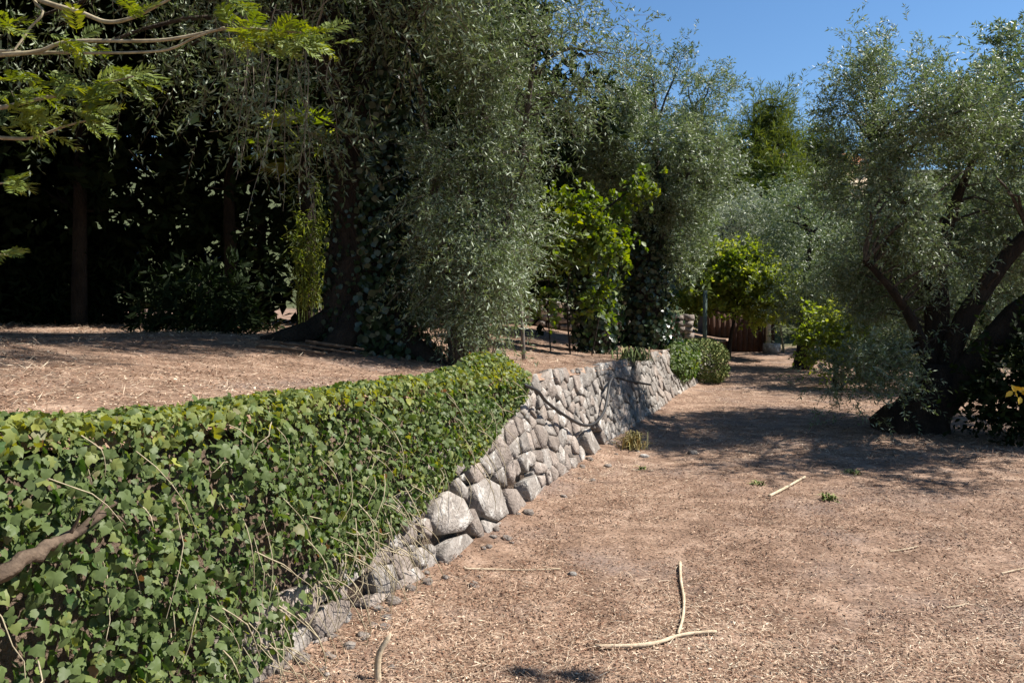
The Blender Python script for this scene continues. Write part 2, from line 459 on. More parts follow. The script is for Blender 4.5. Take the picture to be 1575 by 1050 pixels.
SPECIAL = [
    ([(664, 800), (668, 770), (685, 755), (704, 768), (716, 800), (705, 818), (680, 822)], .10, 0),
    ([(720, 748), (745, 735), (768, 745), (778, 790), (760, 802), (738, 795)], .09, 0),
    ([(738, 800), (758, 806), (782, 795), (790, 815), (770, 834), (748, 834)], .08, 0),
    ([(772, 752), (790, 752), (806, 775), (810, 800), (792, 810), (780, 785)], .08, 1),
    ([(666, 850), (690, 828), (718, 820), (738, 838), (734, 856), (700, 872), (674, 872)], .12, 0),
    ([(712, 790), (722, 782), (738, 812), (742, 832), (724, 820)], .05, 1),
    ([(690, 742), (700, 735), (716, 752), (714, 770), (704, 764)], .05, 0),
    ([(800, 742), (818, 730), (832, 752), (826, 772), (810, 772)], .07, 0),
    ([(890, 665), (905, 655), (925, 690), (928, 705), (915, 712), (900, 690)], .07, 0),
    ([(470, 1020), (480, 985), (505, 975), (518, 1000), (512, 1030), (490, 1040)], .10, 1),
    ([(432, 1044), (446, 1026), (468, 1026), (470, 1050), (450, 1062)], .09, 0),
    ([(602, 905), (612, 882), (634, 872), (646, 890), (634, 910), (615, 915)], .06, 1),
    ([(556, 930), (574, 912), (598, 915), (600, 935), (578, 946)], .06, 1),
    ([(540, 975), (560, 955), (590, 955), (594, 972), (566, 985)], .06, 1),
    ([(626, 858), (640, 842), (656, 850), (654, 870), (640, 872)], .05, 0),
]
for sp in SPECIAL: poly_stone(*sp)
sp_boxes = [(q[:, 0].min() - .01, q[:, 0].max() + .01, q[:, 1].min() - .01, q[:, 1].max() + .01) for q, _, _ in stones]
def in_special(y0, y1, z0, z1):
    for a, b, c, e in sp_boxes:
        ox = min(y1, b) - max(y0, a); oz = min(z1, e) - max(z0, c)
        if ox > 0 and oz > 0 and ox * oz > .30 * (y1 - y0) * (z1 - z0): return True
    return False
r = rng(21)
zc = -.05; row = 0; seeds = []
while zc < 1.1:
    rh = r.uniform(.075, .155)
    y = 2.9 + r.uniform(0, .2)
    while y < 22.5:
        big = 1.0 if y < 10 else 1.35
        ln = r.choice([.10, .15, .23, .36], p=[.28, .36, .25, .11]) * r.uniform(.8, 1.2) * big
        zz = zc + .05 * math.sin(y * 1.3 + row) + .02 * math.sin(y * 4.1 + row * 2)
        subs = [(zz, zz + rh)]
        if rh > .14 and r.random() < .35: subs = [(zz, zz + rh * .5), (zz + rh * .5, zz + rh)]
        for z0, z1 in subs:
            top = htop(y + ln / 2)
            zm = (z0 + z1) / 2
            if zm > top + .06: continue
            seeds.append((y + ln / 2 + r.normal(0, .025), zm + r.normal(0, .015)))
        y += ln
    zc += rh; row += 1
SP = np.array(sorted(seeds))
def clip(poly, nx, nz, c):
    out = []
    for i in range(len(poly)):
        p, q = poly[i], poly[(i + 1) % len(poly)]
        dp = p[0] * nx + p[1] * nz - c; dq = q[0] * nx + q[1] * nz - c
        if dp <= 0: out.append(p)
        if dp * dq < 0:
            f = dp / (dp - dq); out.append((p[0] + (q[0] - p[0]) * f, p[1] + (q[1] - p[1]) * f))
    return out
AX = .8                                            # stones a little longer than high
for i, (sy_, sz_) in enumerate(SP):
    if sy_ > 21.5 or sz_ > htop(sy_) - .01: continue
    if sy_ < IVY_END and sz_ > ivy_low(sy_) + .12: continue
    if in_special(sy_ - .06, sy_ + .06, sz_ - .05, sz_ + .05): continue
    poly = [(sy_ - .3, sz_ - .16), (sy_ + .3, sz_ - .16), (sy_ + .3, min(sz_ + .16, htop(sy_) + .03)), (sy_ - .3, min(sz_ + .16, htop(sy_) + .03))]
    nb = SP[(np.abs(SP[:, 0] - sy_) < .8) & (np.abs(SP[:, 1] - sz_) < .5)]
    for ny_, nz_ in nb:
        if ny_ == sy_ and nz_ == sz_: continue
        dy, dz = (ny_ - sy_) * AX * AX, nz_ - sz_
        ln_ = math.hypot(dy, dz)
        c_ = (dy * (ny_ + sy_) / 2 + dz * (nz_ + sz_) / 2) - .003 * ln_
        poly = clip(poly, dy, dz, c_)
        if len(poly) < 3: break
    if len(poly) < 3: continue
    q = np.array(poly)
    keep = [k for k in range(len(q)) if np.linalg.norm(q[k] - q[k - 1]) > .016]
    q = q[keep]
    if len(q) < 4 or np.ptp(q[:, 0]) < .05: continue
    q = q + r.normal(0, .006, q.shape)
    stones.append((q, r.uniform(.0, .055), int(r.random() < .5)))
def stone_geo(q, bulge, r):
    k = len(q)
    c = q.mean(0)
    def ring(sc, off, jit):
        p = c + (q - c) * sc
        return face(p[:, 0], p[:, 1], off + r.normal(0, jit, k))
    gx, gz = r.normal(0, .08, 2)
    hgt = lambda p: bulge + (p[:, 0] - c[0]) * gx + (p[:, 1] - c[1]) * gz
    p1 = c + (q - c) * r.uniform(.92, .985, (k, 1)); p2 = c + (q - c) * .5 + r.normal(0, .006, (k, 2))
    V = np.concatenate([ring(.9, -.14, 0), face(q[:, 0], q[:, 1], hgt(q) - r.uniform(.006, .025, k)), face(p1[:, 0], p1[:, 1], hgt(p1) + r.normal(0, .004, k)),
                        face(p2[:, 0], p2[:, 1], hgt(p2) + r.normal(.003, .006, k)), face(c[0:1], c[1:2], np.array([bulge + r.normal(.003, .006)]))])
    Q = []
    for g in range(3):
        for i in range(k):
            j = (i + 1) % k
            Q.append((g * k + i, g * k + j, (g + 1) * k + j, (g + 1) * k + i))
    T = [(3 * k + i, 3 * k + (i + 1) % k, 4 * k) for i in range(k)]
    return V, Q, T
r = rng(22)
def app(sn):
    q = sn[0]; return np.ptp(q[:, 0]) * np.ptp(q[:, 1]) / q[:, 0].mean() ** 2
order = sorted(range(len(stones)), key=lambda i: -app(stones[i]))
rest = MB()
for rank, i in enumerate(order):
    q, bulge, warm = stones[i]
    bulge = .6 * min(bulge, .055)
    V, Q, T = stone_geo(q, bulge, r)
    if rank < 298:
        c = V.mean(0)
        me = raw_mesh('stone', V - c, [np.array(Q), np.array(T)])
        o = link('stone', me, M['stone_warm'] if warm else M['stone'], wall)
        o.location = Vector(c - origin_of(wall))
    else:
        rest.add(V, Q, T)
def chink(n, r):                                 # small stones wedged into the joints
    for _ in range(n):
        y = 3.2 + 12.5 * r.random() ** 1.3; z = r.uniform(0, htop(y))
        if y < IVY_END and z > ivy_low(y) + .05: continue
        k = 5; a = np.sort((np.arange(k) + r.uniform(-.3, .3, k)) / k * 2 * math.pi)
        q = np.stack([y + np.cos(a) * r.uniform(.025, .06), z + np.sin(a) * r.uniform(.018, .04)], -1)
        rest.add(*stone_geo(q, r.uniform(-.015, .02), r))
chink(350, r)
if rest.n: tag(rest.build('small_stones', M['stone'], wall), kind='stuff')
print('stones', len(stones))

# ------------------------------------------------------------------ ivy curtain over the near wall
r = rng(31)
ivy = thing('ivy_curtain', (WA * 4 - WB, 4, 0), 'dense green ivy hanging over the near end of the stone wall', 'ivy')
def ivy_points(n, r):
    y = 1.2 + (IVY_END - 1.2) * r.random(n) ** 1.25
    ht = htop(y)
    endt = sstep(IVY_END, IVY_END - .5, y)
    crest = .035 + .05 * wob(y * 5, y * 0, 1.3, 12) + .15 * sstep(5.6, 6.6, y) * sstep(7.5, 6.9, y)          # how far it reaches over the top
    low = np.maximum(ivy_low(y) + .07 * wob(y * 4, y * 0, 1.5, 5), -.02)
    tot = np.maximum(ht - low, 0.02) + .34
    q = r.random(n) * tot
    onface = q < (ht - low)
    z = low + q
    lump = .5 + .5 * wob(y * 2.2, z * 2.6, 1.1, 6)
    thick = (.05 + .20 * lump) * (.5 + .5 * endt) * sstep(-.02, .25, q + .05)
    dep = 1 - r.random(n) ** 2.2 * .9
    P = face(y, np.minimum(z, ht), thick * dep)
    over = np.clip((q - (ht - low)) / .34, 0, 1)
    ang = over * 1.9
    P[:, 0] += np.where(onface, 0, -(.02 + .24 * over) * endt)
    P[:, 2] += np.where(onface, 0, crest * np.sin(np.minimum(ang, 1.9)) * dep * (.6 + .6 * lump) * endt)
    N = WN[None] * np.where(onface, 1., 1 - .8 * over)[:, None] + np.array([0, 0, 1.]) * np.where(onface, .35, .4 + over)[:, None]
    return P, N, y, z, onface, over, dep, ht
n = 30000
P, N, y, z, onface, over, dep, ht = ivy_points(n, r)
keep = ~((y > IVY_END - .5) & (r.random(n) < sstep(IVY_END - .5, IVY_END, y)))
# thin, dried out patch low on the wall
dry = np.exp(-(((y - 3.75) / .45) ** 2 + ((z - .18) / .2) ** 2))
keep &= r.random(n) > dry * .9
hole = wob(y * 6.5, z * 7.5, 1.6, 9) + .6 * wob(y * 15, z * 15, 1.6, 10)
keep &= ~((hole < -.42) & (r.random(n) < .8) & onface)
P, N, y, z, onface, over, dep, ht = [a[keep] for a in (P, N, y, z, onface, over, dep, ht)]
n = len(P)
N = norm(N + r.normal(0, .72, (n, 3)))
D = norm(np.array([0, 0, -1.]) + r.normal(0, .7, (n, 3)) + WN * .25 + np.where(onface, 0, .8)[:, None] * WN * r.uniform(-1, 1, (n, 1)))
L = np.clip(r.lognormal(-3.52, .33, n), .014, .066) * (1.14 - .05 * y)
W = L * r.uniform(.85, 1.15, n)
rn = np.clip(r.normal(.50, .25, n) + .16 * wob(y * 3, z * 3, 1.5, 8) + .45 * np.exp(-((z - ht) / .10) ** 2) * (r.random(n) < .75) + np.where(onface, 0, .28), 0, .92)  # crest leaves coloured yellower and paler to imitate backlight along the top
rn = np.where(r.random(n) < .025, 1.0, rn)
near = np.argsort(-(L / y) * (dep > .75) * (y > 2.3) * (P[:, 0] / y > -.62))[:300]
isn = np.zeros(n, bool); isn[near] = True
deep = ~isn & (dep < .72)
leaves('foliage', P[deep], D[deep], N[deep], L[deep], W[deep], T_BROAD, M['ivy'], ivy, rn[deep])
top_ = ~isn & ~deep
leaves('foliage', P[top_], D[top_], N[top_], L[top_], W[top_], T_IVY, M['ivy'], ivy, rn[top_])
variants = []
for k in range(8):
    V = T_IVY[0].copy(); V[:, 1] *= 1 + .1 * (k % 3 - 1); V[:, 2] *= (.6 + .25 * k) 
    variants.append(raw_mesh('ivy leaf', V, T_IVY[1], np.full(len(V), k / 8 + .05)))
    variants[-1].materials.append(M['ivy'])
io = origin_of(ivy)
for i in near:
    dd = D[i]; sdv = norm(np.cross(N[i], dd)); nn = np.cross(dd, sdv)
    o = bpy.data.objects.new('leaf', variants[min(7, int(rn[i] * 8))])
    COL.objects.link(o); o.parent = ivy
    p = P[i] - io
    o.matrix_basis = Matrix([[dd[a] * L[i], sdv[a] * W[i], nn[a] * L[i], p[a]] for a in range(3)] + [[0, 0, 0, 1]])
mb = MB()
for k in range(230):                               # bare stems through the ivy
    y0 = r.uniform(1.8, 6.6); h0 = r.uniform(.1, 1.0) * htop(y0)
    if k % 2: y0 = r.normal(4.0, .6); h0 = r.uniform(.15, .6)
    if y0 > 6.9 or h0 < ivy_low(y0) - .02: continue
    a = r.normal(-1.57, .6); ln = r.uniform(.12, .42)
    m = 6
    t = np.linspace(0, 1, m)
    yv = y0 + math.cos(a) * ln * t + r.normal(0, .005, m)
    zv = h0 + math.sin(a) * ln * t + r.normal(0, .005, m)
    zv = np.maximum(zv, .0)
    off = r.uniform(.10, .2) + .05 * np.sin(t * 3) 
    mb.tube(face(yv, zv, np.full(m, off)), np.linspace(.0028, .0014, m) * r.uniform(.6, 1.3), 4, cap=False)
tag(mb.build('stems', M['twig_pale'], ivy), kind='stuff')

# ------------------------------------------------------------------ trees
def limb_tube(mb, pts, n=14, k=10, rough=.12, seed=0):
    q = spline([list(pix(p[0], p[1], p[2])) + [p[3]] for p in pts], n)
    mb.tube(q[:, :3], np.maximum(q[:, 3], .006), k, rough, seed)
    return q
def crown_leaves(ells, ntw, m, r, nclump=60, sig=.26, twig=(.22, .42), L=(.04, .065), ratio=.24, up=.35, out=.7, droop=.10, shell=.5, spread=.9, clumps=None):
    w = np.array([e[6] if len(e) > 6 else e[3] * e[4] * e[5] for e in ells], float); w /= w.sum()
    cc = []; cw = []; co = []
    for e, wt in zip(ells, w):
        k = max(3, int(round(nclump * wt)))
        u = norm(r.normal(0, 1, (k, 3)))
        rad = (shell + (1 - shell) * r.random((k, 1)) ** .6) * r.uniform(.85, 1.06, (k, 1))
        cc.append(np.array(e[:3]) + u * rad * np.array(e[3:6])); co.append(u)
    cc = np.concatenate(cc); co = np.concatenate(co)
    ci = r.integers(0, len(cc), ntw)
    csz = r.uniform(.6, 1.4, len(cc)); crn = r.normal(0, .13, len(cc))
    B = cc[ci] + r.normal(0, 1, (ntw, 3)) * sig * csz[ci][:, None]
    T = norm(co[ci] * out + np.array([0, 0, up]) + r.normal(0, .55, (ntw, 3)))
    LT = r.uniform(*twig, ntw)
    u = (np.arange(m) + .6) / m
    P = B[:, None] + T[:, None] * (LT[:, None] * u[None])[..., None]
    P[..., 2] -= droop * (LT[:, None] * 2.5) * u[None] ** 2
    P = P.reshape(-1, 3)
    n = len(P)
    TT = np.repeat(T, m, 0)
    side = norm(np.cross(TT, r.normal(0, 1, (n, 3))))
    D = norm(TT * .7 + side * spread + r.normal(0, .2, (n, 3)) + np.array([0, 0, -.15]))
    N = norm(np.cross(D, r.normal(0, 1, (n, 3))) + np.array([0, 0, .75]))
    Ls = r.uniform(*L, n)
    rn = np.clip(r.normal(.45, .2, n) + np.repeat(crn[ci], m), 0, 1)
    ends = B + T * LT[:, None]; ends[:, 2] -= droop * LT * 2.5
    return dict(P=P, D=D, N=N, L=Ls, W=Ls * ratio * r.uniform(.8, 1.2, n), rn=rn, B=B, E=ends, cc=cc)
def twig_mesh(c, parent, mat, rad=.0035, frac=1.0, name='twigs'):
    n = int(len(c['B']) * frac)
    B, E = c['B'][:n], c['E'][:n]
    T = norm(E - B)
    u = norm(np.cross(T, np.array([.3, .5, .8]))); v = np.cross(T, u)
    V = []
    for k in range(3):
        a = k * 2.0944
        V.append(B + (u * math.cos(a) + v * math.sin(a)) * rad)
    V.append(E)
    V = np.stack(V, 1).reshape(-1, 3)
    o = np.arange(n)[:, None, None] * 4
    T3 = (np.array([(0, 1, 3), (1, 2, 3), (2, 0, 3)])[None] + o).reshape(-1, 3)
    return tag(build(name, V, [T3], mat, parent), kind='stuff')
def open_limbs(c, m, nodes, r, lat=.3, prob=.93):
    """pruned crown: few shoots grow on the path side of the main limbs"""
    B = c['B']; kill = np.zeros(len(B), bool)
    for s in nodes[nodes[:, 2] < 3.7][::2]:
        dl = np.hypot(B[:, 0] - s[0], B[:, 2] - s[2])
        kill |= (dl < lat + s[3]) & (B[:, 1] < s[1] + .2)
    keep = ~(kill & (r.random(len(B)) < prob))
    kl = np.repeat(keep, m)
    for k in ('P', 'D', 'N', 'L', 'W', 'rn'): c[k] = c[k][kl]
    for k in ('B', 'E'): c[k] = c[k][keep]
    return c
def branch_mesh(c, nodes, parent, mat, r, r0=.03, r1=.006, frac=1.0, k=5, name='branches'):
    """thin branches from the nearest limb node to each clump of leaves"""
    mb = MB()
    nodes = np.asarray(nodes, float)
    for q in c['cc']:
        if r.random() > frac: continue
        dd = np.linalg.norm(nodes[:, :3] - q, axis=1) + np.maximum(0, nodes[:, 2] - q[2] + .1) * .8
        s = nodes[np.argmin(dd)]
        mid = (s[:3] + q) / 2 + np.array([0, 0, .12 * np.linalg.norm(q - s[:3])]) + r.normal(0, .08, 3)
        P = spline([s[:3], mid, q], 8)
        P[1:-1] += r.normal(0, .015, (6, 3))
        ln = np.linalg.norm(q - s[:3])
        mb.tube(P, np.linspace(min(r0 * (.5 + ln * .4), r0 * 1.6), r1, 8), k, cap=False)
    if mb.n: tag(mb.build(name, mat, parent, smooth=True), kind='stuff')
def add_crown(parent, c, tmpl, mat, name='crown'):
    return leaves(name, c['P'], c['D'], c['N'], c['L'], c['W'], tmpl, mat, parent, c['rn'])
def E(px, py, d, rx, ry, rz, w=None):
    p = pix(px, py, d)
    return (p[0], p[1], p[2], rx, ry, rz) + ((w,) if w is not None else ())

# --- right olive beside the path
r = rng(41)
b = pix_ground(1425, 662)
t = thing('olive_tree', b, 'large leaning olive tree with spreading dark limbs right of the path', 'olive tree', 'olive trees')
mb = MB(); nodes = []
q = limb_tube(mb, [(1400, 690, b[1], .55), (1405, 660, b[1], .50), (1420, 636, b[1], .38), (1432, 600, b[1], .30), (1436, 560, b[1], .2)], 10, 14, .16, 1)
mb.build('trunk', M['bark_dark'], t, smooth=True)
for i, pts in enumerate([
    [(1425, 640, b[1], .26), (1470, 592, 10.8, .22), (1530, 525, 10.6, .19), (1590, 465, 10.4, .17), (1690, 380, 10.3, .10), (1760, 300, 10.2, .05)],
    [(1430, 620, 11, .24), (1440, 540, 11.1, .19), (1440, 440, 11.2, .155), (1412, 350, 11.3, .12), (1382, 290, 11.3, .08), (1345, 225, 11.2, .03)],
    [(1438, 420, 11.2, .12), (1470, 310, 11.3, .07), (1512, 215, 11.3, .03)],
    [(1440, 600, 11, .18), (1480, 500, 10.8, .13), (1530, 420, 10.7, .12), (1585, 355, 10.6, .09), (1640, 280, 10.6, .04)],
    [(1432, 560, 10.9, .10), (1390, 470, 10.5, .06), (1330, 400, 10.1, .03)]]):
    mb = MB(); q = limb_tube(mb, pts, 16, 9, .1, i); nodes.append(q[3:]); mb.build('limb', M['bark_dark'], t, smooth=True)
nodes = np.concatenate(nodes)
c = crown_leaves([E(1440, 290, 11, 1.85, 1.9, 1.75, 5), E(1362, 300, 10.8, .85, 1.3, 1.2, 2.2), E(1400, 490, 11.3, .9, 1.0, 1.0, 1.8), E(1325, 570, 10.6, .5, .7, .4, .7),
                  E(1400, 175, 11, 1.3, 1.3, .9, 1.8), E(1560, 330, 11, 1.3, 1.5, 1.6, 2.2), E(1375, 450, 11.3, .75, 1.0, .9, 1.3), E(1480, 230, 9.9, 1.0, .9, .9, 1.0)], 7600, 17, r, 170, .19, L=(.048, .08), ratio=.26, up=.3, shell=.35)
c = open_limbs(c, 17, nodes, r)
add_crown(t, c, T_NARROW, M['olive']); twig_mesh(c, t, M['twig'], .0035, .7); branch_mesh(c, nodes, t, M['bark'], r, .028)

# --- far right olive, trunk out of the frame
r = rng(42)
bx, by = 9.2, 12.2
t = thing('olive_tree', (bx, by, zg(bx, by)), 'tall olive crown cut off by the right edge of the photo', 'olive tree', 'olive trees')
mb = MB(); P = spline([(bx, by, -.1, .3), (bx - .1, by, 1.2, .22), (bx - .4, by, 2.5, .16), (bx - .5, by - .2, 4.2, .08), (bx - .6, by - .3, 5.6, .03)], 14)
mb.tube(P[:, :3], P[:, 3], 10, .1); mb.build('trunk', M['bark'], t, smooth=True)
c = crown_leaves([(8.6, 12, 4.6, 1.5, 1.5, 1.7), (8.9, 11.6, 2.8, 1.4, 1.4, 1.2), (8.0, 9.6, 3.7, 1.3, 1.2, 1.1), (6.95, 8.4, 3.9, 1.0, .9, .9), (7.1, 9.0, 4.9, .8, .8, .7)], 4300, 16, r, 70, .26, L=(.07, .11), ratio=.3)
add_crown(t, c, T_NARROW, M['olive']); twig_mesh(c, t, M['twig'], .0035, .5); branch_mesh(c, P[5:], t, M['bark'], r)

# --- olive outside the frame on the right; two of its twigs shade the path at the bottom edge
r = rng(49)
bx, by = 8.6, 3.4
t = thing('olive_tree', (bx, by, zg(bx, by)), 'olive outside the right edge whose twigs shade the path at the bottom', 'olive tree', 'olive trees')
mb = MB(); P = spline([(bx, by, -.1, .25), (bx - .1, by, 1.6, .18), (bx - .2, by, 3.2, .14), (bx - .3, by, 5.2, .05)], 12); mb.tube(P[:, :3], P[:, 3], 9, .1); mb.build('trunk', M['bark'], t, smooth=True)
tips = []
for gx, gy in ((.05, 3.50), (.30, 3.52)):
    h_ = 4.0; tips.append((gx + SUND.x / SUND.z * h_, gy + SUND.y / SUND.z * h_, h_))
mb = MB(); P2 = spline([(bx - .2, by, 3.0, .06), (6.6, 3.3, 3.7, .035), (4.8, tips[0][1] - .5, 4.0, .02), (tips[1][0] + .1, tips[1][1] - .3, 4.0, .01)], 14); mb.tube(P2[:, :3], P2[:, 3], 7, .1); mb.build('limb', M['bark'], t, smooth=True)
c = crown_leaves([(8.6, 3.2, 5.0, 1.4, 1.3, 1.1, 24)], 800, 14, r, 60, .10, (.12, .25))
c2 = crown_leaves([(x_, y_, z_, .03, .03, .03, 1) for x_, y_, z_ in tips], 40, 14, r, 6, .015, (.03, .07))
for k_ in ('P', 'D', 'N', 'L', 'W', 'rn', 'B', 'E', 'cc'): c[k_] = np.concatenate([c[k_], c2[k_]])
add_crown(t, c, T_NARROW, M['olive']); branch_mesh(c, np.concatenate([P[5:], P2[8:]]), t, M['bark'], r, .02)

# --- the large ivy clad tree on the terrace
r = rng(43)
bx, by = (565 - 787.5) / F * 9, 9.0
t = thing('ivy_clad_tree', (bx, by, zt(bx, by)), 'big old tree with thick dark ivy clad trunk on the terrace', 'tree')
mb = MB()
trunkq = limb_tube(mb, [(572, 580, 9, .78), (566, 545, 9, .62), (560, 500, 9, .47), (558, 420, 9, .39), (560, 330, 9, .37), (562, 250, 9, .39), (575, 160, 8.9, .34), (590, 60, 8.8, .27), (600, -60, 8.6, .22), (590, -260, 8.3, .14)], 26, 14, .12, 3)
mb.build('trunk', M['bark_dark'], t, smooth=True)
nodes = [trunkq[12:]]
for i, pts in enumerate([[(560, 220, 9, .24), (505, 90, 8.7, .18), (430, -60, 8.2, .13), (300, -260, 7.4, .08), (150, -480, 6.6, .04)],
                         [(588, 110, 8.8, .2), (680, -40, 8.2, .14), (780, -230, 7.4, .09), (850, -450, 6.6, .04)],
                         [(560, 150, 9, .18), (470, -60, 8.8, .12), (330, -200, 9, .07)]]):
    mb = MB(); q = limb_tube(mb, pts, 16, 9, .1, i); nodes.append(q[4:]); mb.build('limb', M['bark_dark'], t, smooth=True)
nodes = np.concatenate(nodes)
for i, a in enumerate([2.6, 3.5, 4.4, 5.6]):       # root flare
    mb = MB(); x0, y0 = bx + .05, by
    pr = [(x0 + math.cos(a) * s, y0 + math.sin(a) * s, zt(x0 + math.cos(a) * s, y0 + math.sin(a) * s) + h, rr) for s, h, rr in ((.25, .42, .2), (.55, .16, .16), (.85, .05, .11), (1.2, -.02, .05))]
    q = spline(pr, 9); mb.tube(q[:, :3], q[:, 3], 8, .15, i); mb.build('root', M['bark_dark'], t, smooth=True)
c = crown_leaves([(-2.6, 7.0, 6.4, 3.0, 3.6, 1.5, 6), (-1.3, 8.0, 6.0, 1.7, 1.6, 1.0, 2), E(560, -20, 7.6, 1.3, 1.0, .45, .9), E(430, 140, 7.6, .45, .6, .7, .3), E(850, -20, 10, .9, .7, .4, .35),
                  (-4.6, 8.5, 5.2, 1.8, 2.2, 1.6, 2), (.1, 7.0, 7.0, 1.8, 2.1, .7, 2.8), (.5, 5.5, 7.2, 1.8, 1.0, .6, 2.6)], 7600, 15, r, 140, .3, L=(.055, .095), up=-.1, out=.5, droop=.35, ratio=.26)
add_crown(t, c, T_NARROW, M['olive']); twig_mesh(c, t, M['twig'], .0035, .8); branch_mesh(c, nodes, t, M['bark'], r, .035, frac=.8)
# hanging shoots
r = rng(44)
mb = MB(); HP = []; HD = []
for k in range(30):
    px = r.uniform(330, 530); p = pix(px, r.uniform(-20, 130), r.uniform(6.8, 8.0)); ln = r.uniform(.5, 1.7) * (1.0 if 360 < px < 480 else .55)
    m = 12; tt = np.linspace(0, 1, m)
    Q = p + np.stack([r.normal(0, .12) * tt + .04 * np.sin(tt * 5 + k), r.normal(0, .12) * tt, -ln * tt], -1)
    mb.tube(Q, np.linspace(.006, .002, m), 4, cap=False)
    for f in r.uniform(.1, 1, int(ln * 26)):
        HP.append(p + (Q[int(f * (m - 1))] - p)); HD.append(r.normal(0, .7, 3) + np.array([0, 0, -.7]))
tag(mb.build('hanging_stems', M['twig'], t), kind='stuff')
HP = np.array(HP); HD = norm(np.array(HD)); n = len(HP)
leaves('hanging_leaves', HP, HD, norm(r.normal(0, 1, (n, 3)) + np.array([.4, 0, .5])), r.uniform(.05, .09, n), r.uniform(.012, .02, n), T_NARROW, M['olive'], t, r.uniform(.2, 1, n))
def trunk_ivy(parent, q, n, r, a0, a1, mat, size=(.05, .09), lo=0.0, hi=1.0, name='trunk_ivy', puff=.12):
    i = (r.uniform(lo, hi, n) * (len(q) - 1)); k = i.astype(int); f = (i - k)[:, None]
    k2 = np.minimum(k + 1, len(q) - 1)
    c = q[k] * (1 - f) + q[k2] * f
    a = r.uniform(a0, a1, n)
    o = np.stack([np.cos(a), np.sin(a), 0 * a], -1)
    P = c[:, :3] + o * (c[:, 3:4] * 1.02 + np.abs(r.normal(0, puff, (n, 1))))
    D = norm(np.array([0, 0, -1.]) + r.normal(0, .6, (n, 3)))
    L = r.uniform(*size, n)
    return leaves(name, P, D, norm(o + r.normal(0, .4, (n, 3))), L, L * r.uniform(.9, 1.2, n), T_BROAD, mat, parent, r.random(n))
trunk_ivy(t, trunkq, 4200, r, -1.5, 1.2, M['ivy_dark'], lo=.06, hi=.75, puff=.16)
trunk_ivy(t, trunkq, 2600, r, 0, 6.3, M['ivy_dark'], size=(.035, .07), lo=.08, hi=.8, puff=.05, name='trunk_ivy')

# --- bushy olive with low foliage between the big tree and the wall end
r = rng(45)
bx, by = -.50, 8.6
t = thing('olive_tree', (bx, by, zt(bx, by)), 'bushy olive with foliage down to the terrace right of the ivy clad tree', 'olive tree', 'olive trees')
nodes = []
for i, (dx, tx, tz, rr) in enumerate([(-.1, -.5, 4.2, .09), (.05, .25, 5.2, .11), (.16, .75, 4.4, .07), (-.02, -.1, 3.4, .06)]):
    mb = MB(); P = spline([(bx + dx, by + .1 * i - .1, zt(bx, by) - .08, rr), (bx + dx * 1.5, by, 2.0, rr * .8), (bx + (dx + tx) * .6, by, 3.0, rr * .55), (bx + tx, by - .2, tz, .02)], 12)
    mb.tube(P[:, :3], P[:, 3], 8, .1, i); nodes.append(P[4:]); mb.build('trunk', M['bark'], t, smooth=True)
nodes = np.concatenate(nodes)
c = crown_leaves([E(728, 300, 8.6, .62, .9, 1.35, 4), E(722, 420, 8.5, .45, .7, .65, 1.1), E(780, 160, 8.5, .75, .9, .8, 2), E(735, 110, 8.6, .6, .8, .8, 1.4), E(840, 90, 8.2, .7, .8, .6, .9),
                  E(760, 390, 8.8, .4, .6, .6, .9), E(695, 490, 8.4, .25, .4, .25, .22)], 4000, 16, r, 95, .17, L=(.044, .072), up=.1, droop=.2, shell=.3)
add_crown(t, c, T_NARROW, M['olive']); twig_mesh(c, t, M['twig'], .003, .8); branch_mesh(c, nodes, t, M['bark'], r, .02)
mb = MB()
for k in range(26):                                # whippy suckers round the foot
    a = r.uniform(0, 6.28); p0 = np.array([bx + .25 * math.cos(a), by + .2 * math.sin(a), zt(bx, by) - .03])
    p1 = p0 + np.array([r.normal(0, .16), r.normal(0, .1), r.uniform(.4, .9)])
    mb.tube(spline([p0, (p0 + p1) / 2 + r.normal(0, .03, 3), p1], 6), np.linspace(.007, .003, 6), 4, cap=False)
tag(mb.build('suckers', M['wood'], t), kind='stuff')

# --- olive behind, its trunk wrapped in ivy
r = rng(46)
bx, by = 2.70, 16.0
t = thing('olive_tree', (bx, by, zt(bx, by)), 'olive tree with black ivy wrapped trunk at the far end of the terrace', 'olive tree', 'olive trees')
mb = MB()
q = limb_tube(mb, [(992, 550, 16, .42), (994, 500, 16, .36), (990, 420, 16, .30), (988, 350, 16, .27), (1000, 290, 15.8, .16), (1008, 230, 15.6, .08), (1012, 190, 15.5, .02)], 18, 10, .1, 4)
mb.build('trunk', M['bark_dark'], t, smooth=True)
mb = MB(); q2 = limb_tube(mb, [(998, 390, 16, .18), (1030, 330, 15.8, .13), (1052, 270, 15.6, .1), (1075, 200, 15.5, .04)], 10, 8, .1, 5); mb.build('limb', M['bark'], t, smooth=True)
mb = MB(); q3 = limb_tube(mb, [(985, 340, 16, .15), (950, 280, 15.7, .1), (920, 200, 15.5, .04)], 10, 8, .1, 6); mb.build('limb', M['bark'], t, smooth=True)
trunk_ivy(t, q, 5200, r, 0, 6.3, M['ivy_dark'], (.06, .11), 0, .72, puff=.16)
c = crown_leaves([E(1010, 240, 15.5, 1.5, 1.6, 1.3, 4), E(950, 200, 15.2, 1.0, 1.2, 1.0, 1.6), E(1060, 260, 15.5, .9, 1.2, 1.3, 1.8), E(1010, 150, 15.5, 1.2, 1.2, .7, 1.3), E(1050, 380, 16.2, .6, .8, .8, .7)],
                 4800, 15, r, 120, .18, L=(.06, .1), up=.45, shell=.3)
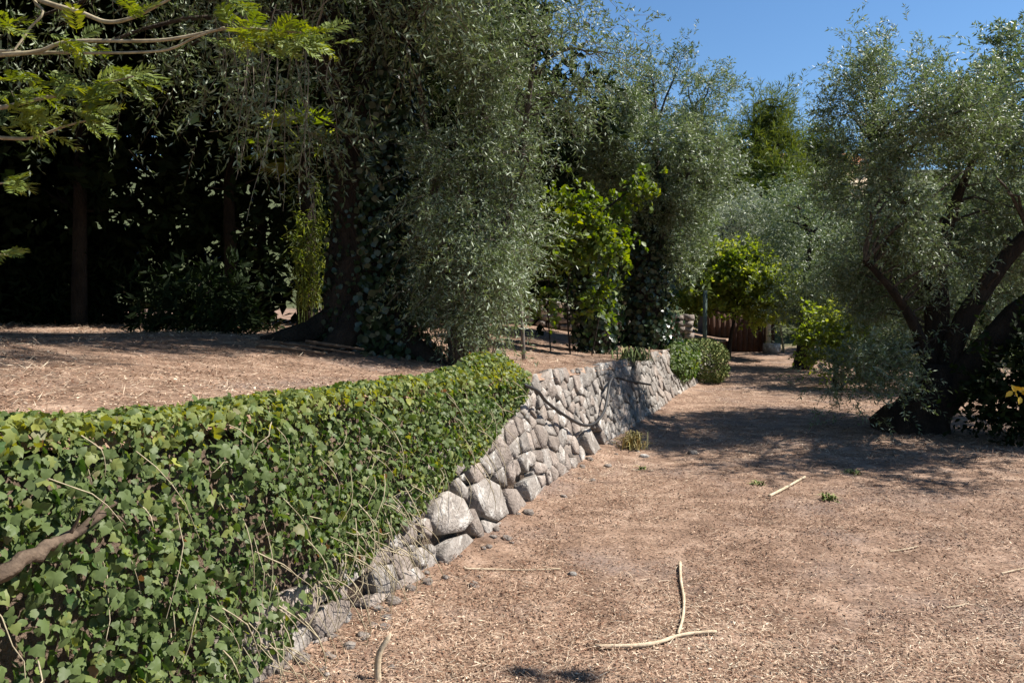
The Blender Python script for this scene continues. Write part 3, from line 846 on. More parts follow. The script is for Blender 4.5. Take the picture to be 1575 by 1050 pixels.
add_crown(t, c, T_NARROW, M['olive']); twig_mesh(c, t, M['twig'], .004, .6); branch_mesh(c, np.concatenate([q[8:], q2, q3]), t, M['bark'], r, .03)

# --- second ivy covered trunk
r = rng(47)
bx, by = (912 - 787.5) / F * 13, 13.0
t = thing('ivy_covered_stump', (bx, by, zt(bx, by)), 'short dark ivy covered trunk under the bright green vine', 'tree stump')
mb = MB(); q = limb_tube(mb, [(915, 560, 13, .27), (915, 500, 13, .23), (912, 450, 13, .2), (905, 380, 13, .13)], 10, 9, .12, 7); mb.build('trunk', M['bark_dark'], t, smooth=True)
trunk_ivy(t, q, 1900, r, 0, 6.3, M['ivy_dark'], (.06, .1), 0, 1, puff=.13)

# --- bright green vine
r = rng(48)
bx, by = (885 - 787.5) / F * 12, 12.0
t = thing('climbing_vine', (bx, by, zt(bx, by)), 'bright yellow green climbing vine sprawling between the olives', 'vine')
mb = MB(); nodes = []
for i, pts in enumerate([[(880, 575, 12, .014), (872, 470, 12, .013), (880, 400, 12, .012), (900, 350, 12, .02), (985, 280, 12.2, .01)],
                         [(850, 575, 12, .01), (842, 460, 12, .01), (850, 380, 12, .009), (840, 320, 12, .01)],
                         [(800, 430, 11.7, .008), (860, 420, 11.9, .009), (900, 400, 12, .009), (960, 350, 12.2, .008)],
                         [(905, 575, 12.2, .011), (925, 470, 12.2, .010), (940, 400, 12.2, .015), (960, 330, 12.2, .01)]]):
    q = limb_tube(mb, pts, 12, 6, .1, i); nodes.append(q)
mb.build('stem', M['bark_dark'], t, smooth=True)
c = crown_leaves([E(872, 345, 12, .5, .5, .45, 2.6), E(925, 365, 12, .22, .3, .3, .6), E(835, 350, 11.9, .42, .4, .6, 1.4), E(828, 445, 11.9, .08, .1, .18, .2), E(925, 455, 12, .08, .1, .15, .15), E(978, 292, 12.2, .08, .1, .1, .25), E(950, 325, 12.2, .12, .1, .1, .25)], 600, 9, r, 50, .12, (.10, .26), L=(.055, .105), ratio=.8, up=.1, droop=.2)
add_crown(t, c, T_BROAD, M['bright']); twig_mesh(c, t, M['twig_pale'], .004, .6)

# --- generic rounded trees of the background and undergrowth
def simple_tree(name, label, cat, x, y, z0, h, ells, ntw, m, seed, mat, tmpl, L, ratio, bark, tr=.12, nclump=40, sig=.3, group=None, twig=(.25, .5), up=.3, droop=.1, shell=.45, lean=0.0):
    r = rng(seed)
    t = thing(name, (x, y, z0), label, cat, group)
    mb = MB(); P = spline([(x, y, z0 - .1, tr * 1.4), (x + lean * .3 + r.normal(0, .03), y, z0 + h * .3, tr), (x + lean * .7, y + r.normal(0, .05), z0 + h * .65, tr * .6), (x + lean, y, z0 + h, tr * .2)], 12)
    mb.tube(P[:, :3], P[:, 3], 8, .1, seed); mb.build('trunk', bark, t, smooth=True)
    c = crown_leaves(ells, ntw, m, r, nclump, sig, twig, L, ratio, up, .6, droop, shell)
    add_crown(t, c, tmpl, mat); branch_mesh(c, P[3:], t, bark, r, tr * .3, .008, .6)
    return t
# lemon tree
x, y = (1120 - 787.5) / F * 25.5, 25.5
simple_tree('lemon_tree', 'round yellow green lemon tree in front of the red shed', 'lemon tree', x, y, zg(x, y), 2.2,
            [E(1140, 440, 25.5, 1.5, 1.3, .95), E(1085, 450, 25.3, .8, .9, .7), E(1190, 460, 25.0, .75, .8, .7), E(1140, 405, 25.5, .9, .9, .5)], 2300, 9, 61, M['lemon'], T_NARROW, (.11, .17), .6, M['bark_dark'], .06, 60, .22, twig=(.2, .4), lean=.35)
# grey olive behind the lemon
x, y = 8.4, 33.0
simple_tree('olive_tree', 'pale grey olive tree rising behind the lemon tree', 'olive tree', x, y, zg(x, y), 3.6, [E(1110, 350, 33, 2.6, 2.0, 1.7), E(1160, 380, 33, 2.0, 1.8, 1.3), E(1060, 330, 33, 1.6, 1.5, 1.6)], 3600, 11, 62, M['olive_grey'], T_NARROW, (.10, .17), .3, M['bark'], .15, 70, .4, 'olive trees')
x, y = (1235 - 787.5) / F * 22, 22.0
simple_tree('olive_tree', 'dark trunked olive between the shed and the large leaning olive', 'olive tree', x, y, zg(x, y), 3.6, [E(1250, 400, 22, 1.5, 1.5, 1.6), E(1225, 340, 22.5, 1.0, 1.2, .8), E(1290, 470, 21.5, 1.0, 1.0, .8)], 3000, 12, 63, M['olive'], T_NARROW, (.07, .12), .28, M['bark_dark'], .2, 60, .32, 'olive trees', lean=.2)
x, y = (1330 - 787.5) / F * 19, 19.0
simple_tree('olive_tree', 'olive crown seen through the branches of the large leaning olive', 'olive tree', x, y, zg(x, y), 3, [E(1340, 420, 19, 1.6, 1.5, 1.7), E(1400, 500, 18.5, 1.5, 1.2, 1.0)], 2600, 12, 64, M['olive'], T_NARROW, (.07, .12), .28, M['bark'], .16, 60, .32, 'olive trees')
x, y = (1520 - 787.5) / F * 16, 16.0
simple_tree('olive_tree', 'sunlit olive behind the thick leaning limb at the right edge', 'olive tree', x, y, zg(x, y), 3, [E(1520, 430, 16, 1.5, 1.3, 1.6), E(1570, 340, 16, 1.3, 1.2, 1.5), E(1470, 520, 16, 1.2, 1.0, .8)], 2800, 12, 65, M['olive'], T_NARROW, (.06, .11), .28, M['bark'], .16, 60, .3, 'olive trees')
bgs = [(1300, 35, 5.0, 'olive filling the gap behind the red shed'), (1400, 28, 6, 'tall olive in the back row behind the large leaning olive'), (1560, 25, 6, 'tall olive in the back row at the right edge'),
       (960, 26, 5.5, 'olive in the back row behind the ivy wrapped trunk'), (1040, 40, 6.5, 'olive on the slope behind the far end of the terrace'), (840, 22, 5, 'olive in the back row behind the bright vine'), (1190, 44, 5, 'olive on the slope above the red shed'), (1320, 40, 6, 'olive on the slope right of the distant house')]
for i, (px, d, h, lb) in enumerate(bgs):
    x = (px - 787.5) / F * d
    z0 = zg(x, d) if x > edge_x(d) + .2 else max(zg(x, d), zt(x, d))
    R_ = h * .42
    simple_tree('background_olive_tree', lb, 'olive tree', x, d, z0, h * .7, [(x, d, z0 + h * .55, R_, R_, h * .42), (x + R_ * .6, d - .4, z0 + h * .35, R_ * .7, R_ * .7, h * .3), (x - R_ * .6, d, z0 + h * .38, R_ * .7, R_ * .7, h * .32)], 1150, 10, 70 + i,
                M['olive_grey'] if i in (0, 4, 6) else M['olive'], T_NARROW, (.12 + d * .002, .20 + d * .003), .34, M['bark'], .16, 50, .42, 'olive trees')

# --- pines on the slope and the distant house
def pine(px, py_top, d, h, rad, seed, label):
    r = rng(seed)
    x = (px - 787.5) / F * d; z0 = zg(x, d); ztop = EYE - (py_top - 480) / F * d
    h = ztop - z0
    t = thing('pine_tree', (x, d, z0), label, 'pine tree', 'pines on the slope')
    mb = MB(); P = spline([(x, d, z0 - .2, .35), (x + .2, d, z0 + h * .4, .25), (x, d, z0 + h * .8, .12), (x, d, z0 + h * .9, .04)], 10)
    mb.tube(P[:, :3], P[:, 3], 8, .1, seed); mb.build('trunk', M['bark_dark'], t, smooth=True)
    ells = [(x, d, z0 + h * .62, rad, rad, h * .22), (x + rad * .2, d, z0 + h * .86, rad * .62, rad * .62, h * .11), (x - rad * .4, d, z0 + h * .42, rad * .8, rad * .8, h * .12), (x + rad * .4, d, z0 + h * .45, rad * .7, rad * .8, h * .1)]
    c = crown_leaves(ells, 2200, 9, r, 80, .42, (.3, .6), (.32, .5), .10, .9, .5, 0, .3, .5)
    add_crown(t, c, T_NARROW, M['pine']); branch_mesh(c, P[3:], t, M['bark_dark'], r, .08, .02, 1)
pine(1160, 138, 46, 9, 2.5, 81, 'tall dark green pine standing against the sky in the gap')
pine(1262, 205, 50, 7, 1.6, 82, 'smaller pine peeking above the large leaning olive')
pine(1190, 250, 43, 5, 1.9, 83, 'low yellow green pine below the distant house')
hx, hy = (1222 - 787.5) / F * 60, 60.0
hz = zg(hx, hy)
ridge = EYE - (236 - 480) / F * hy
t = thing('distant_house', (hx, hy, hz), 'distant house with orange tiled roof behind the pines', 'house')
eave = ridge - 1.1
mb = MB(); mb.box((hx + 2, hy + 3, (hz - 1 + eave) / 2), (7, 6, eave - hz + 1)); mb.build('wall', M['plaster'], t)
mb = MB()
x0, x1, y0, y1 = hx - 1.9, hx + 5.9, hy - .5, hy + 6.5
ym = (y0 + y1) / 2
V = [(x0, y0, eave), (x1, y0, eave), (x1, ym, ridge + .6), (x0, ym, ridge + .6), (x0, y1, eave), (x1, y1, eave), (x0, y0, eave - .15), (x1, y0, eave - .15), (x1, y1, eave - .15), (x0, y1, eave - .15)]
mb.add(V, [(0, 1, 2, 3), (3, 2, 5, 4), (0, 6, 7, 1), (4, 5, 8, 9), (6, 9, 8, 7)], [(0, 3, 4), (1, 5, 2), (0, 4, 9), (0, 9, 6), (1, 7, 8), (1, 8, 5)])
mb.build('roof', M['roof'], t)
for k in range(2):
    mb = MB(); mb.box((hx + .3 + 2.6 * k, hy - .02, eave - 1.3), (1.05, .08, 1.45)); wdw = mb.build('window', M['stakewood'], t)
    mb = MB(); mb.box((hx + .3 + 2.6 * k, hy - .06, eave - 1.3), (.85, .05, 1.25)); mb.build('pane', M['glass'], wdw)

# --- dark evergreens behind the terrace
EV = [(-8.6, 10.5, 7.5, 'evergreen tree at the left edge behind the shaded terrace'), (-6.3, 11.6, 8.5, 'dark evergreen right of the one at the left edge'), (-4.3, 12.3, 8, 'dark evergreen left of the ivy clad trunk'),
      (-2.6, 13.2, 8, 'dark evergreen directly behind the ivy clad trunk'), (-.8, 15.0, 6.5, 'dark evergreen behind the bushy olive'), (-7.0, 8.3, 8.8, 'tall evergreen overhanging the shaded left of the terrace'), (-9.5, 6.0, 8, 'evergreen outside the left edge shading the terrace'),
      (-11.5, 14.5, 10, 'far dark evergreen behind the left edge'), (-8.2, 15.5, 10.5, 'far dark evergreen second from the left edge'), (-5.2, 16.5, 10, 'far dark evergreen in the middle of the back row'), (-2.4, 17.5, 10, 'far dark evergreen behind the ivy clad trunk'), (.3, 19.5, 5.5, 'far dark evergreen right end of the back row'),
      (-6.8, 5.2, 9, 'unseen evergreen added left of the terrace to block sky light'), (-6.0, 2.4, 9, 'unseen evergreen added left of the viewer to block sky light'), (-7.2, -.6, 9, 'unseen evergreen added behind the viewer to block sky light'),  # three unseen trees added to keep sky light out of the left shade
      (-11.0, 12.3, 8, 'low dark evergreen in the deepest shade at the left edge'), (-8.6, 13.6, 8, 'low dark evergreen in the deep shade left of the palm')]
for i, (x, y, h, lb) in enumerate(EV):
    z0 = zt(x, y)
    lo = (.30, .44, .37, .48, .33)[i % 5]; big = [(x, y, z0 + h * .68, 2.2, 2.0, h * .34), (x, y + .3, z0 + h * lo, 1.5, 1.3, h * .3)]
    if i >= 7: big = [(x, y, z0 + h * .66, 2.4, 1.6, h * .34), (x, y, z0 + h * .25, 2.2, 1.3, h * .26)]
    if i >= 15: big = [(x, y, z0 + h * .2, 2.0, .9, h * .22), (x, y, z0 + h * .55, 1.9, 1.0, h * .25)]
    if 12 <= i < 15: big = [(x, y, z0 + h * .62, 2.4, 2.2, h * .28)]
    if i in (5, 6): big = [(x, y, z0 + h * .66, 2.1, 2.0, h * .3), (x, y, z0 + h * .36, 1.2, 1.3, h * .2)]
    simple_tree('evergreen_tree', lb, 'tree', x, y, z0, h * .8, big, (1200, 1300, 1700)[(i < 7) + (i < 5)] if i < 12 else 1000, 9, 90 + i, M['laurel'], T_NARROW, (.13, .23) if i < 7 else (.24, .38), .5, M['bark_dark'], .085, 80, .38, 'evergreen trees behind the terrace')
for i, (px, py, d, rx, rz, lb) in enumerate([(310, 480, 9.6, .5, .4, 'low glossy shrub at the foot of the dark evergreens'), (40, 450, 12.5, 1.3, .8, 'dark shrub in the shade at the left edge'), (150, 460, 12.8, 1.3, .8, 'dark shrub in the shade between the evergreen trunks')]):
    p = pix(px, py, d); z0 = zt(p[0], p[1])
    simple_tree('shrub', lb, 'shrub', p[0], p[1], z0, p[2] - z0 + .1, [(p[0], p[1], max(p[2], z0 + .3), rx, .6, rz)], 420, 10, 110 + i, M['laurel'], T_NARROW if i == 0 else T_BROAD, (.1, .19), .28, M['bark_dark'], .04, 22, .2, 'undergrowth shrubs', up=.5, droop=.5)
# bamboo like shrub and sunlit gap behind
p = pix(490, 410, 11.4); z0 = zt(p[0], p[1])
r = rng(120)
t = thing('bamboo_clump', (p[0], p[1], z0), 'slender leaved bamboo clump left of the ivy clad trunk', 'bamboo')
mb = MB(); BP = []
for k in range(26):
    x0, y0 = p[0] + r.normal(0, .16), p[1] + r.normal(0, .15); hh = r.uniform(1.1, 2.2)
    Q = spline([(x0, y0, z0 - .05), (x0 + r.normal(0, .06), y0, z0 + hh * .5), (x0 + r.normal(0, .2), y0 + r.normal(0, .1), z0 + hh)], 10)
    mb.tube(Q, np.linspace(.009, .004, 10), 5, cap=False)
    BP.append(Q[3:])
mb.build('canes', M['grass_green'], t, rnd=np.full(mb.n, .4))
BP = np.concatenate(BP); BP = np.repeat(BP, 13, 0) + r.normal(0, .05, (len(BP) * 13, 3)); n = len(BP)
leaves('foliage', BP, norm(r.normal(0, .8, (n, 3)) + np.array([0, 0, -.5])), norm(r.normal(0, .8, (n, 3)) + np.array([.4, -.3, .6])), r.uniform(.08, .15, n), r.uniform(.012, .022, n), T_NARROW, M['lemon'], t, r.random(n))
# small fan palm in the gap
p = pix(470, 225, 11.6); z0 = zt(p[0], p[1])
t = thing('fan_palm', (p[0], p[1], z0), 'small fan palm catching light left of the ivy clad trunk', 'palm')
mb = MB(); mb.tube(spline([(p[0], p[1], z0 - .1), (p[0] + .03, p[1], (z0 + p[2]) / 2), (p[0], p[1], p[2])], 10), np.linspace(.13, .1, 10), 9, .25, 2); mb.build('trunk', M['bark_dark'], t)
for k in range(15):
    a = k * 2.4; el = r.uniform(-.35, .9)
    dv = np.array([math.cos(a) * math.cos(el), math.sin(a) * math.cos(el), math.sin(el)])
    hub = p + dv * r.uniform(.35, .6)
    sv = norm(np.cross(dv, np.array([0, 0, 1.]))); nv = np.cross(sv, dv)
    b2 = np.linspace(-1.25, 1.25, 17)
    D = np.cos(b2)[:, None] * dv + np.sin(b2)[:, None] * sv + np.array([0, 0, -.12])
    V1, f1, kk = leaf_geo(np.repeat(hub[None], 17, 0), D, np.repeat(nv[None], 17, 0) + r.normal(0, .1, (17, 3)), r.uniform(.38, .5, 17), np.full(17, .045), T_NARROW)
    mb = MB(); mb.add(V1, T=f1[0]); mb.tube(np.stack([p, hub]), [.012, .008], 4, cap=False)
    mb.build('frond', M['lemon'], t, rnd=np.full(mb.n, r.uniform(.2, .9)))

# --- feathery branches reaching in from the upper left
r = rng(130)
tx, ty = -4.3, 3.6
t = thing('mimosa_tree', (tx, ty, zt(tx, ty)), 'feathery leaved tree reaching pale branches in from the upper left corner', 'tree')
mb = MB(); P = spline([(tx, ty, zt(tx, ty) - .1, .16), (tx + .05, ty, 2.0, .12), (tx - .05, ty - .05, 3.0, .1), (tx + .1, ty, 4.2, .06)], 12); mb.tube(P[:, :3], P[:, 3], 9, .1); mb.build('trunk', M['bark'], t, smooth=True)
st = lambda z: (tx, ty, z)
def br(z, pts, r0, r1):
    q = spline(np.array([st(z)] + [pix(*p) for p in pts]), 6 * len(pts))
    mb = MB(); mb.tube(q, np.linspace(r0, r1, len(q)), 6, .06, len(pts)); mb.build('branch', M['twig_pale'], t, smooth=True)
br(2.45, [(-120, 95, 3.4), (0, 85, 3.2), (60, 79, 3.2), (110, 64, 3.2), (250, 62, 3.2), (350, 44, 3.2), (410, 46, 3.2), (480, 52, 3.2)], .011, .004)
br(2.4, [(-100, 92, 3.45), (60, 82, 3.25), (140, 82, 3.2), (250, 78, 3.2), (300, 58, 3.15), (345, 42, 3.1)], .009, .003)
br(2.9, [(-80, -60, 3.4), (60, 0, 3.3), (120, 18, 3.3), (165, 34, 3.3), (205, 27, 3.25), (250, 5, 3.2), (330, -40, 3.2)], .014, .004)
br(2.1, [(-90, 175, 3.4), (0, 166, 3.3), (60, 152, 3.3), (115, 142, 3.3), (165, 128, 3.25), (205, 118, 3.2)], .013, .003)
br(2.0, [(-90, 205, 3.4), (0, 212, 3.3), (50, 212, 3.3), (95, 196, 3.3), (135, 185, 3.25)], .012, .003)
br(2.7, [(-60, -20, 3.5), (60, 10, 3.3), (45, 45, 3.28), (20, 80, 3.25)], .008, .004)
br(1.8, [(-90, 300, 3.4), (-20, 285, 3.3), (20, 280, 3.3)], .008, .003)
br(1.7, [(-90, 400, 3.4), (-20, 392, 3.3), (12, 392, 3.3)], .008, .003)
variants = []
for k in range(5):
    m = 11; u = np.linspace(.12, 1, m)
    LP = np.zeros((2 * m, 3)); LD = np.zeros((2 * m, 3))
    LP[:, 0] = np.repeat(u, 2); LP[:, 2] = -.12 * LP[:, 0] ** 2
    sgn = np.tile([1, -1], m)
    LD[:, 0] = .75 + r.normal(0, .12, 2 * m); LD[:, 1] = sgn * (1.0 + r.normal(0, .15, 2 * m)); LD[:, 2] = r.normal(.05, .2, 2 * m)
    ln = .30 * np.sin(np.repeat(u, 2) * 2.6 + .35) + .12
    V1, f1, kk = leaf_geo(LP, LD, np.tile([0, 0, 1.], (2 * m, 1)) + r.normal(0, .25, (2 * m, 3)), ln, ln * .30, T_NARROW)
    rc = np.array([(0, .008, 0), (0, -.008, 0), (1, 0, -.12)])
    V1 = np.concatenate([V1, rc]); n0 = 2 * m * kk
    me = raw_mesh('frond', V1, [np.concatenate([f1[0], [(n0, n0 + 1, n0 + 2)]])], np.clip(r.normal(.3 + .12 * k, .15, len(V1)), 0, 1))
    me.materials.append(M['mimosa']); variants.append(me)
FR = [(360, 45, 24, 26, 16), (430, 52, 34, 40, 12), (465, 58, 14, 20, 14), (105, 62, 12, 26, 9), (55, 130, 20, 40, 26), (30, 165, 12, 30, 18), (130, 172, 22, 28, 24), (155, 130, 10, 28, 12), (195, 118, 9, 18, 14), (352, 8, 8, 18, 8),
      (10, 275, 8, 14, 10), (5, 388, 5, 8, 8), (5, 40, 5, 14, 12), (205, 18, 4, 10, 8), (8, 198, 5, 10, 8), (65, 195, 7, 20, 14)]
to = origin_of(t)
for (px, py, cnt, sx, sy) in FR:
    for k in range(cnt):
        p = pix(px + r.normal(0, sx * .6), py + r.normal(0, sy * .6), 3.22 + r.normal(0, .07)) - to
        a = r.normal(.2, .9); el = r.normal(-.1, .45)
        dv = norm(np.array([math.cos(a) * math.cos(el), math.sin(a) * math.cos(el), math.sin(el)]))
        sv = norm(np.cross(np.array([0, -.35, 1.]) + r.normal(0, .35, 3), dv)); nv = np.cross(dv, sv)
        s = r.uniform(.08, .135)
        o = bpy.data.objects.new('leaf', variants[r.integers(0, 5)]); COL.objects.link(o); o.parent = t
        o.matrix_basis = Matrix([[dv[i] * s, sv[i] * s, nv[i] * s, p[i]] for i in range(3)] + [[0, 0, 0, 1]])

# --- citrus shrub at the right edge with a yellow fruit
x, y = 6.75, 9.9
z0 = zg(x, y)
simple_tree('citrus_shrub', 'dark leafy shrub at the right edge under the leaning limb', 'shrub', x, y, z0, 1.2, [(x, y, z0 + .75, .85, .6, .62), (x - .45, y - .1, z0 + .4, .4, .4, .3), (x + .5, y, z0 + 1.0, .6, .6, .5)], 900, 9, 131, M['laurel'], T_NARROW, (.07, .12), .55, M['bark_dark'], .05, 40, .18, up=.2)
p = pix(1568, 606, 9.0)
r = rng(133)
me_t = thing('yellow_leaf_spray', p, 'yellow leaves at the right edge of the photo', 'leaves')
for k in range(9):
    dv = norm(r.normal(0, 1, 3)); P0 = p + r.normal(0, .035, 3)
    V1, f1, kk = leaf_geo(P0[None], dv[None], norm(r.normal(0, .5, 3) + np.array([.4, -.7, .5]))[None], np.array([.10]), np.array([.06]), T_BROAD)
    build('leaf', V1, f1, M['fruit'], me_t)
x, y = (1285 - 787.5) / F * 17, 17.
z0 = zg(x, y)
simple_tree('citrus_shrub', 'yellow green citrus shrub half hidden left of the leaning olive', 'shrub', x, y, z0, 1.5, [E(1285, 500, 17, .45, .4, .35), E(1290, 535, 17, .6, .5, .45)], 420, 9, 132, M['lemon'], T_BROAD, (.07, .12), .55, M['bark_dark'], .05, 26, .16)

# ------------------------------------------------------------------ hedge and hanging plants at the far end of the wall
r = rng(140)
hx, hy = 4.35, 18.3
t = thing('clipped_hedge', (hx, hy, 0), 'low rounded hedge drooping over the far end of the wall', 'hedge')
n = 9000
u = norm(r.normal(0, 1, (n, 3))); rad = r.uniform(.82, 1.03, (n, 1))
P = np.array([hx, hy + .1, .46]) + np.sign(u) * np.abs(u) ** .75 * rad * np.array([.55, 1.0, .5])
leaves('foliage', P, norm(r.normal(0, .7, (n, 3)) + u * .5), norm(u + r.normal(0, .4, (n, 3))), r.uniform(.045, .08, n), r.uniform(.025, .04, n), T_NARROW, M['grass_green'], t, np.clip(r.normal(.55, .2, n), 0, 1))
mb = MB(); mb.tube([(hx, hy, -.05), (hx - .1, hy, .3), (hx - .05, hy, .5)], [.06, .05, .03], 7); mb.build('stem', M['bark_dark'], t)
t = thing('ivy_mound', (WA * 16 - WB, 16, 0), 'rounded mound of ivy spilling over the wall left of the hedge', 'ivy')
n = 5200
u = norm(r.normal(0, 1, (n, 3))); u[:, 0] = np.abs(u[:, 0]) * np.where(r.random(n) < .8, 1, -1)
lump = 1 + .16 * wob(u[:, 1] * 5, u[:, 2] * 5, 1.4, 30)
yc = 16.1 + u[:, 1] * 1.35 * lump
P = face(yc, np.full(n, .62)) + np.stack([u[:, 0] * .34 * lump * r.uniform(.75, 1.05, n), 0 * yc, u[:, 2] * (.36 + .10 * np.sin(yc * 5)) * lump], -1)
leaves('foliage', P, norm(np.array([0, 0, -1.]) + r.normal(0, .7, (n, 3))), norm(u + np.array([.3, -.2, .3]) + r.normal(0, .6, (n, 3))), r.uniform(.05, .09, n), r.uniform(.05, .085, n), T_BROAD, M['ivy'], t, np.clip(r.normal(.5, .2, n), 0, .9))
mb = MB()
for k in range(14):
    y0 = r.uniform(15.2, 17.0); mb.tube(face(np.full(5, y0) + r.normal(0, .03, 5), np.linspace(.85, .15, 5), np.full(5, .06)), np.linspace(.008, .004, 5), 5, cap=False)
tag(mb.build('stems', M['twig'], t), kind='stuff')
def tuft(name, p, nb, h, spread, mat, label, cat, seed, group=None, droop=.3, lean=(0, 0)):
    r = rng(seed)
    a = r.uniform(0, 6.28, nb); tl = r.uniform(.1, 1, nb) * spread; hh = h * r.uniform(.15, 1.15, nb)
    base = np.array(p) + np.stack([r.normal(0, spread * .25, nb), r.normal(0, spread * .25, nb), np.full(nb, -.01)], -1)
    mid = base + np.stack([np.cos(a) * tl * .4 + lean[0] * .3, np.sin(a) * tl * .4 + lean[1] * .3, hh * .7], -1)
    tip = base + np.stack([np.cos(a) * tl + lean[0], np.sin(a) * tl + lean[1], hh * (1 - droop)], -1)
    w = .004 + .0006 * p[1]
    s = np.stack([-np.sin(a), np.cos(a), 0 * a], -1) * w
    V = np.stack([base - s, base + s, mid + s * .8, mid - s * .8, tip], 1).reshape(-1, 3)
    o = np.arange(nb)[:, None] * 5
    Q = o + np.array([[0, 1, 2, 3]]); T = o + np.array([[3, 2, 4]])
    ob = build(name, V, [Q, T], mat, None, np.repeat(r.random(nb), 5))
    tag(ob, label, cat, group)
    return ob
def at_ground(px, py): return pix_ground(px, py)
tuft('grass_tuft', at_ground(975, 690), 130, .26, .24, M['grass_dry'], 'yellowing grass tuft at the foot of the stone wall', 'grass tuft', 141)
tuft('weed_tuft', at_ground(1275, 768), 60, .08, .12, M['grass_green'], 'small green weed on the sunny path below the tree shadow', 'weed', 142, 'small weeds')
tuft('weed_tuft', at_ground(1165, 745), 40, .06, .1, M['grass_green'], 'faint green weed nearest the middle of the path', 'weed', 143, 'small weeds')
tuft('weed_tuft', at_ground(1312, 728), 40, .06, .12, M['grass_green'], 'small green weed at the lower edge of the tree shadow', 'weed', 144, 'small weeds')
tuft('weed_tuft', at_ground(988, 722), 30, .06, .08, M['grass_green'], 'tiny green weed below the grass tuft', 'weed', 145, 'small weeds')
for i, (px, py, lb) in enumerate([(1055, 550, 'bright grass clump in front of the hedge'), (975, 552, 'low plants on the wall top left of the ivy mound')]):
    d, z = pix_face(px, py + 18)
    p = face(np.array(d), htop(d), np.array(.02))
    p[2] = htop(d)
    tuft('hanging_grass', p, 170, .26, .4, M['weed'], lb, 'grass', 150 + i, 'plants on the wall top', droop=1.15, lean=(.06, -.02))

# ------------------------------------------------------------------ back wall, stub, stake, posts, shed
bw = thing('low_back_wall', (.6, 17.6, zt(.6, 17.6)), 'low pale stone wall at the back of the terrace behind the stake', 'stone wall')
r = rng(160)
mb = MB()
for x in np.arange(-1.6, 2.8, .4):
    mb.box((x + .2, 17.85, zt(x, 17.8) + .2), (.42, .3, .7))
mb.build('core', M['earth'], bw)
for lev in range(4):
    x = -1.6 + r.uniform(0, .2)
    while x < 2.7:
        ln = r.uniform(.18, .45); hh = .15
        z = zt(x, 17.7) + lev * hh + .06
        k = 8; a = np.arange(k) / k * 6.283 + .39; sq = .5
        ox = np.sign(np.cos(a)) * np.abs(np.cos(a)) ** sq * ln * .48 * r.uniform(.88, 1.03, k)
        oz = np.sign(np.sin(a)) * np.abs(np.sin(a)) ** sq * hh * .48 * r.uniform(.85, 1.05, k)
        def rg(s, y): return np.stack([x + ln / 2 + ox * s, np.full(k, y) + r.normal(0, .008, k), z + oz * s], -1)
        V = np.concatenate([rg(1, 17.75), rg(1, 17.66), rg(.75, 17.62 + r.normal(0, .015)), [(x + ln / 2, 17.61, z)]])
        Q = [(g * k + (i + 1) % k, g * k + i, (g + 1) * k + i, (g + 1) * k + (i + 1) % k)[::-1] for g in range(2) for i in range(k)]
        T = [(2 * k + (i + 1) % k, 2 * k + i, 3 * k)[::-1] for i in range(k)]
        c = V.mean(0)
        o = link('stone', raw_mesh('stone', V - c, [np.array(Q), np.array(T)]), M['stone'], bw)
        o.location = Vector(c - origin_of(bw))
        x += ln
sb = thing('stone_stub', (4.05, 18.9, zt(4.0, 18.9)), 'short rough stone stub standing behind the hanging grass', 'stone pillar')
for lev in range(5):
    for k in range(2):
        mb = MB(); V0 = np.array([(sx, sy, sz) for sz in (-1, 1) for sx, sy in ((-1, -1), (1, -1), (1, 1), (-1, 1))], float)
        V0 = V0 * np.array([.13, .2, .075]) * r.uniform(.6, 1.15, (8, 3)) + np.array([4.05 + (k - .5) * .26 + r.normal(0, .02), 18.9, zt(4.0, 18.9) + .06 + lev * .15])
        mb.add(V0, [(3, 2, 1, 0), (4, 5, 6, 7), (0, 1, 5, 4), (1, 2, 6, 5), (2, 3, 7, 6), (3, 0, 4, 7)]); mb.build('stone', M['stone_warm'], sb)
p = pix(806, 535, 10.2); p[2] = zt(p[0], p[1])
mb = MB(); mb.tube([p + np.array([0, 0, -.15]), p + np.array([-.02, 0, .4]), p + np.array([-.06, .02, 1.0])], [.028, .027, .024], 7, .08)
tag(mb.build('wooden_stake', M['stakewood']), 'thin grey wooden stake standing on the terrace', 'stake')
p = pix(1084, 545, 21.5); p[2] = zg(p[0], p[1])
mb = MB(); mb.tube([p + np.array([0, 0, -.1]), p + np.array([0, 0, 1.0]), p + np.array([.01, 0, 2.1])], [.06, .06, .06], 8)
tag(mb.build('metal_post', M['post']), 'green painted post behind the hedge left of the shed', 'post')
sx, sy = 8.05, 28.0
sz = zg(sx, sy)
t = thing('garden_shed', (sx, sy, sz), 'rust red plank shed half hidden behind the lemon tree', 'shed')
for k in range(12):
    mb = MB(); mb.box((sx - 1.1 + .1 + .19 * k, sy + r.normal(0, .008), sz + 1.05), (.18, .05, 2.1)); mb.build('plank', M['shed'], t)
for k in range(8):
    mb = MB(); mb.box((sx + 1.13 + r.normal(0, .006), sy + .15 + .2 * k, sz + 1.05), (.05, .19, 2.1)); mb.build('plank', M['shed'], t)
mb = MB(); mb.box((sx - 1.12, sy + .8, sz + 1.05), (.05, 1.6, 2.1)); mb.box((sx, sy + 1.65, sz + 1.05), (2.2, .05, 2.1)); mb.build('back_wall', M['shed'], t)
mb = MB()
V = [(sx - 1.3, sy - .25, sz + 2.12), (sx + 1.35, sy - .25, sz + 2.12), (sx + 1.35, sy + 1.9, sz + 2.4), (sx - 1.3, sy + 1.9, sz + 2.4)]
V = V + [(a, b_, c_ + .06) for a, b_, c_ in V]
mb.add(V, [(3, 2, 1, 0), (4, 5, 6, 7), (0, 1, 5, 4), (1, 2, 6, 5), (2, 3, 7, 6), (3, 0, 4, 7)]); mb.build('roof', M['shed'], t)
